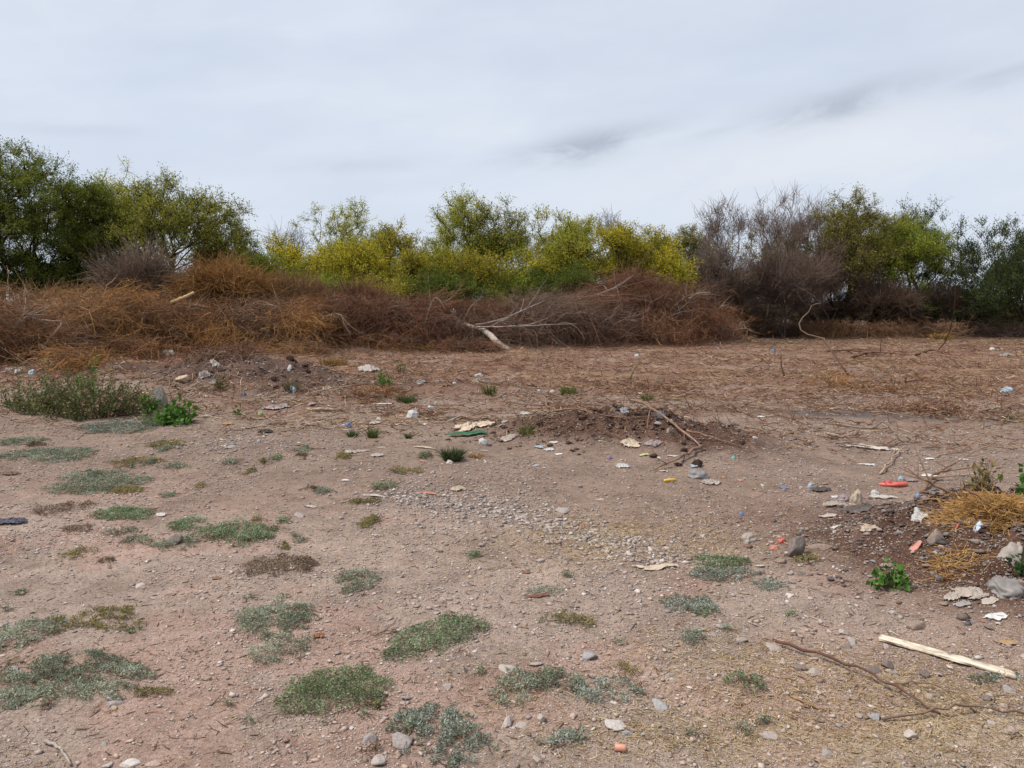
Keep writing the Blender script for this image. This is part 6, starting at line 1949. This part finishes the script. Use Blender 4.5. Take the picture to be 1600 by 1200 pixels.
# scraps too small to tell apart
SCR = []
for k in range(8):
    V, Fc = sheet(3000 + k, 1.0, 0.62, 0.5, rag=0.7, fold=1.5, n=10)
    SCR.append(make_mesh('paper_scrap', V, Fc, M_PAPER if k % 2 else M_FILM))
rs = np.random.default_rng(3100)
for k in range(260):
    px = rs.uniform(300, 1000) if k < 110 else (rs.uniform(1000, 1590) if k < 170 else rs.uniform(5, 700))
    py = rs.uniform(560, 745) if k < 110 else (rs.uniform(640, 880) if k < 170 else rs.uniform(566, 640))
    p = at(px, py)
    o = new_obj('paper_scrap', SCR[k % 8], None, (p[0], p[1], p[2] + 0.004))
    r = rs.uniform(0.008, 0.026) * (0.5 + p[1] * 0.07)
    o.scale = (r, r, r)
    o.rotation_euler = (rs.normal() * 0.3, rs.normal() * 0.3, rs.uniform(0, 6.28))
    c = np.array([TRASHC[q] for q in ('white', 'offwhite', 'dirty', 'offwhite', 'grey', 'cream')][rs.integers(6)]) * rs.uniform(0.75, 1.0)
    o.color = (*c, 1)
    tag(o, 'tiny pale scrap of paper or plastic lying in the dirt', 'scrap', 'tiny scraps strewn over the dirt')


def box(lx, ly, lz, bev, seed, nseg=24):
    """worn board along X"""
    rng = np.random.default_rng(seed)
    xs = np.linspace(-lx / 2, lx / 2, nseg)
    prof = np.array([(-ly / 2 + bev, 0), (ly / 2 - bev, 0), (ly / 2, bev), (ly / 2, lz - bev), (ly / 2 - bev, lz), (-ly / 2 + bev, lz), (-ly / 2, lz - bev), (-ly / 2, bev)])
    V = np.zeros((nseg, 8, 3))
    V[:, :, 0] = xs[:, None]
    V[:, :, 1] = prof[None, :, 0]
    V[:, :, 2] = prof[None, :, 1]
    V += rng.normal(size=V.shape) * np.array([0, 0.0012, 0.0006])
    V[0, :, 0] += rng.normal(size=8) * 0.004
    V[-1, :, 0] += rng.normal(size=8) * 0.004
    V[:, :, 2] += (0.003 * np.sin(np.linspace(0, 3.0, nseg)))[:, None]
    i = np.arange(nseg * 8).reshape(nseg, 8)
    a = i[:-1]
    b = np.roll(a, -1, 1)
    d = i[1:]
    c = np.roll(d, -1, 1)
    Q = np.stack([a, b, c, d], -1).reshape(-1, 4)
    return V.reshape(-1, 3), [Q, i[0][::-1][None], i[-1][None]]


a0, a1 = at(1376, 1000), at(1588, 1060)
mid = (a0 + a1) / 2
ln = np.linalg.norm((a1 - a0)[:2])
V, Fc = box(ln, 0.056, 0.010, 0.0005, 3)
pl = new_obj('plank', make_mesh('plank', V, Fc, M_WOOD, None), None, (mid[0], mid[1], mid[2] + 0.004))
dz = a1[2] - a0[2]
pl.rotation_euler = (0.02, -math.atan2(dz, ln), math.atan2(a1[1] - a0[1], a1[0] - a0[0]))
pl.color = (0.62, 0.55, 0.46, 1)
tag(pl, 'pale bare wooden plank lying on the stones', 'plank')


# red sandal: sole, footbed rim and strap
def sandal(px, py):
    p = at(px, py)
    root = empty('sandal', p, 'single worn red sandal lying on the dirt', 'sandal')
    n = 40
    t = np.linspace(0, 2 * np.pi, n, endpoint=False)
    Lh, Wh = 0.115, 0.042
    ox = Lh * np.cos(t)
    oy = Wh * np.sin(t) * (1 + 0.18 * np.cos(t) - 0.12 * np.cos(2 * t))
    top = np.stack([ox, oy, np.full(n, 0.026) + 0.010 * (np.cos(t) < -0.3)], 1)
    bot = np.stack([ox * 0.98, oy * 0.96, np.zeros(n)], 1)
    i = np.arange(n)
    j = np.roll(i, -1)
    Q = np.stack([i + n, j + n, j, i], 1)
    root_rot = R(165)
    me = make_mesh('sole', np.vstack([top, bot]), [Q, i[None], (i + n)[::-1][None]], M_HARD)
    s = new_obj('sole', me, root)
    s.color = (0.60, 0.13, 0.10, 1)
    # strap across the front half, as a wide arched band
    k = 14
    aa = np.linspace(0, np.pi, k)
    A = np.stack([np.full(k, 0.02), 0.043 * np.cos(aa), 0.022 + 0.030 * np.sin(aa)], 1)
    B = np.stack([np.full(k, 0.072), 0.040 * np.cos(aa), 0.022 + 0.022 * np.sin(aa)], 1)
    A2 = A * np.array([1, 0.90, 1]) - np.array([0, 0, 0.004])
    B2 = B * np.array([1, 0.90, 1]) - np.array([0, 0, 0.004])
    V = np.vstack([A, B, A2, B2])
    q = np.arange(k - 1)
    f = lambda a, b: np.stack([q + a * k, q + 1 + a * k, q + 1 + b * k, q + b * k], 1)
    st = new_obj('strap', make_mesh('strap', V, np.vstack([f(0, 1), f(3, 2), f(2, 0), f(1, 3)]), M_HARD), root)
    st.color = (0.42, 0.07, 0.06, 1)
    root.rotation_euler = (0.1, 0.05, root_rot)
    return root


sandal(1396, 760)


def tube_thing(name, px, py, L, r, col, rot, label, cat, taper=0.7):
    p = at(px, py)
    s = 16
    xs = np.array([-0.5, -0.46, 0.30, 0.40, 0.46, 0.5]) * L
    rr = np.array([0.85, 1, 1, taper, taper * 0.9, taper * 0.8]) * r
    t = np.linspace(0, 2 * np.pi, s, endpoint=False)
    V = np.stack([np.repeat(xs, s), (rr[:, None] * np.cos(t)).ravel(), (rr[:, None] * np.sin(t)).ravel() + r], 1)
    i = np.arange(6 * s).reshape(6, s)
    a = i[:-1]
    b = np.roll(a, -1, 1)
    d = i[1:]
    c = np.roll(d, -1, 1)
    o = new_obj(name, make_mesh(name, V, [np.stack([a, b, c, d], -1).reshape(-1, 4), i[0][::-1][None], i[-1][None]], M_HARD, smooth=False), None, tuple(p))
    o.rotation_euler = (0.1, 0.03, rot)
    o.color = (*col, 1)
    return tag(o, label, cat)


tube_thing('plastic_tube', 1047, 753, 0.125, 0.014, (0.62, 0.42, 0.05), 0.45, 'small yellow plastic tube on the smooth dirt', 'tube')
tube_thing('pipe_piece', 969, 1176, 0.040, 0.013, (0.52, 0.24, 0.17), -0.12, 'short terracotta pipe piece on the chaff', 'pipe', 1.0)

print('objects', len(bpy.data.objects))
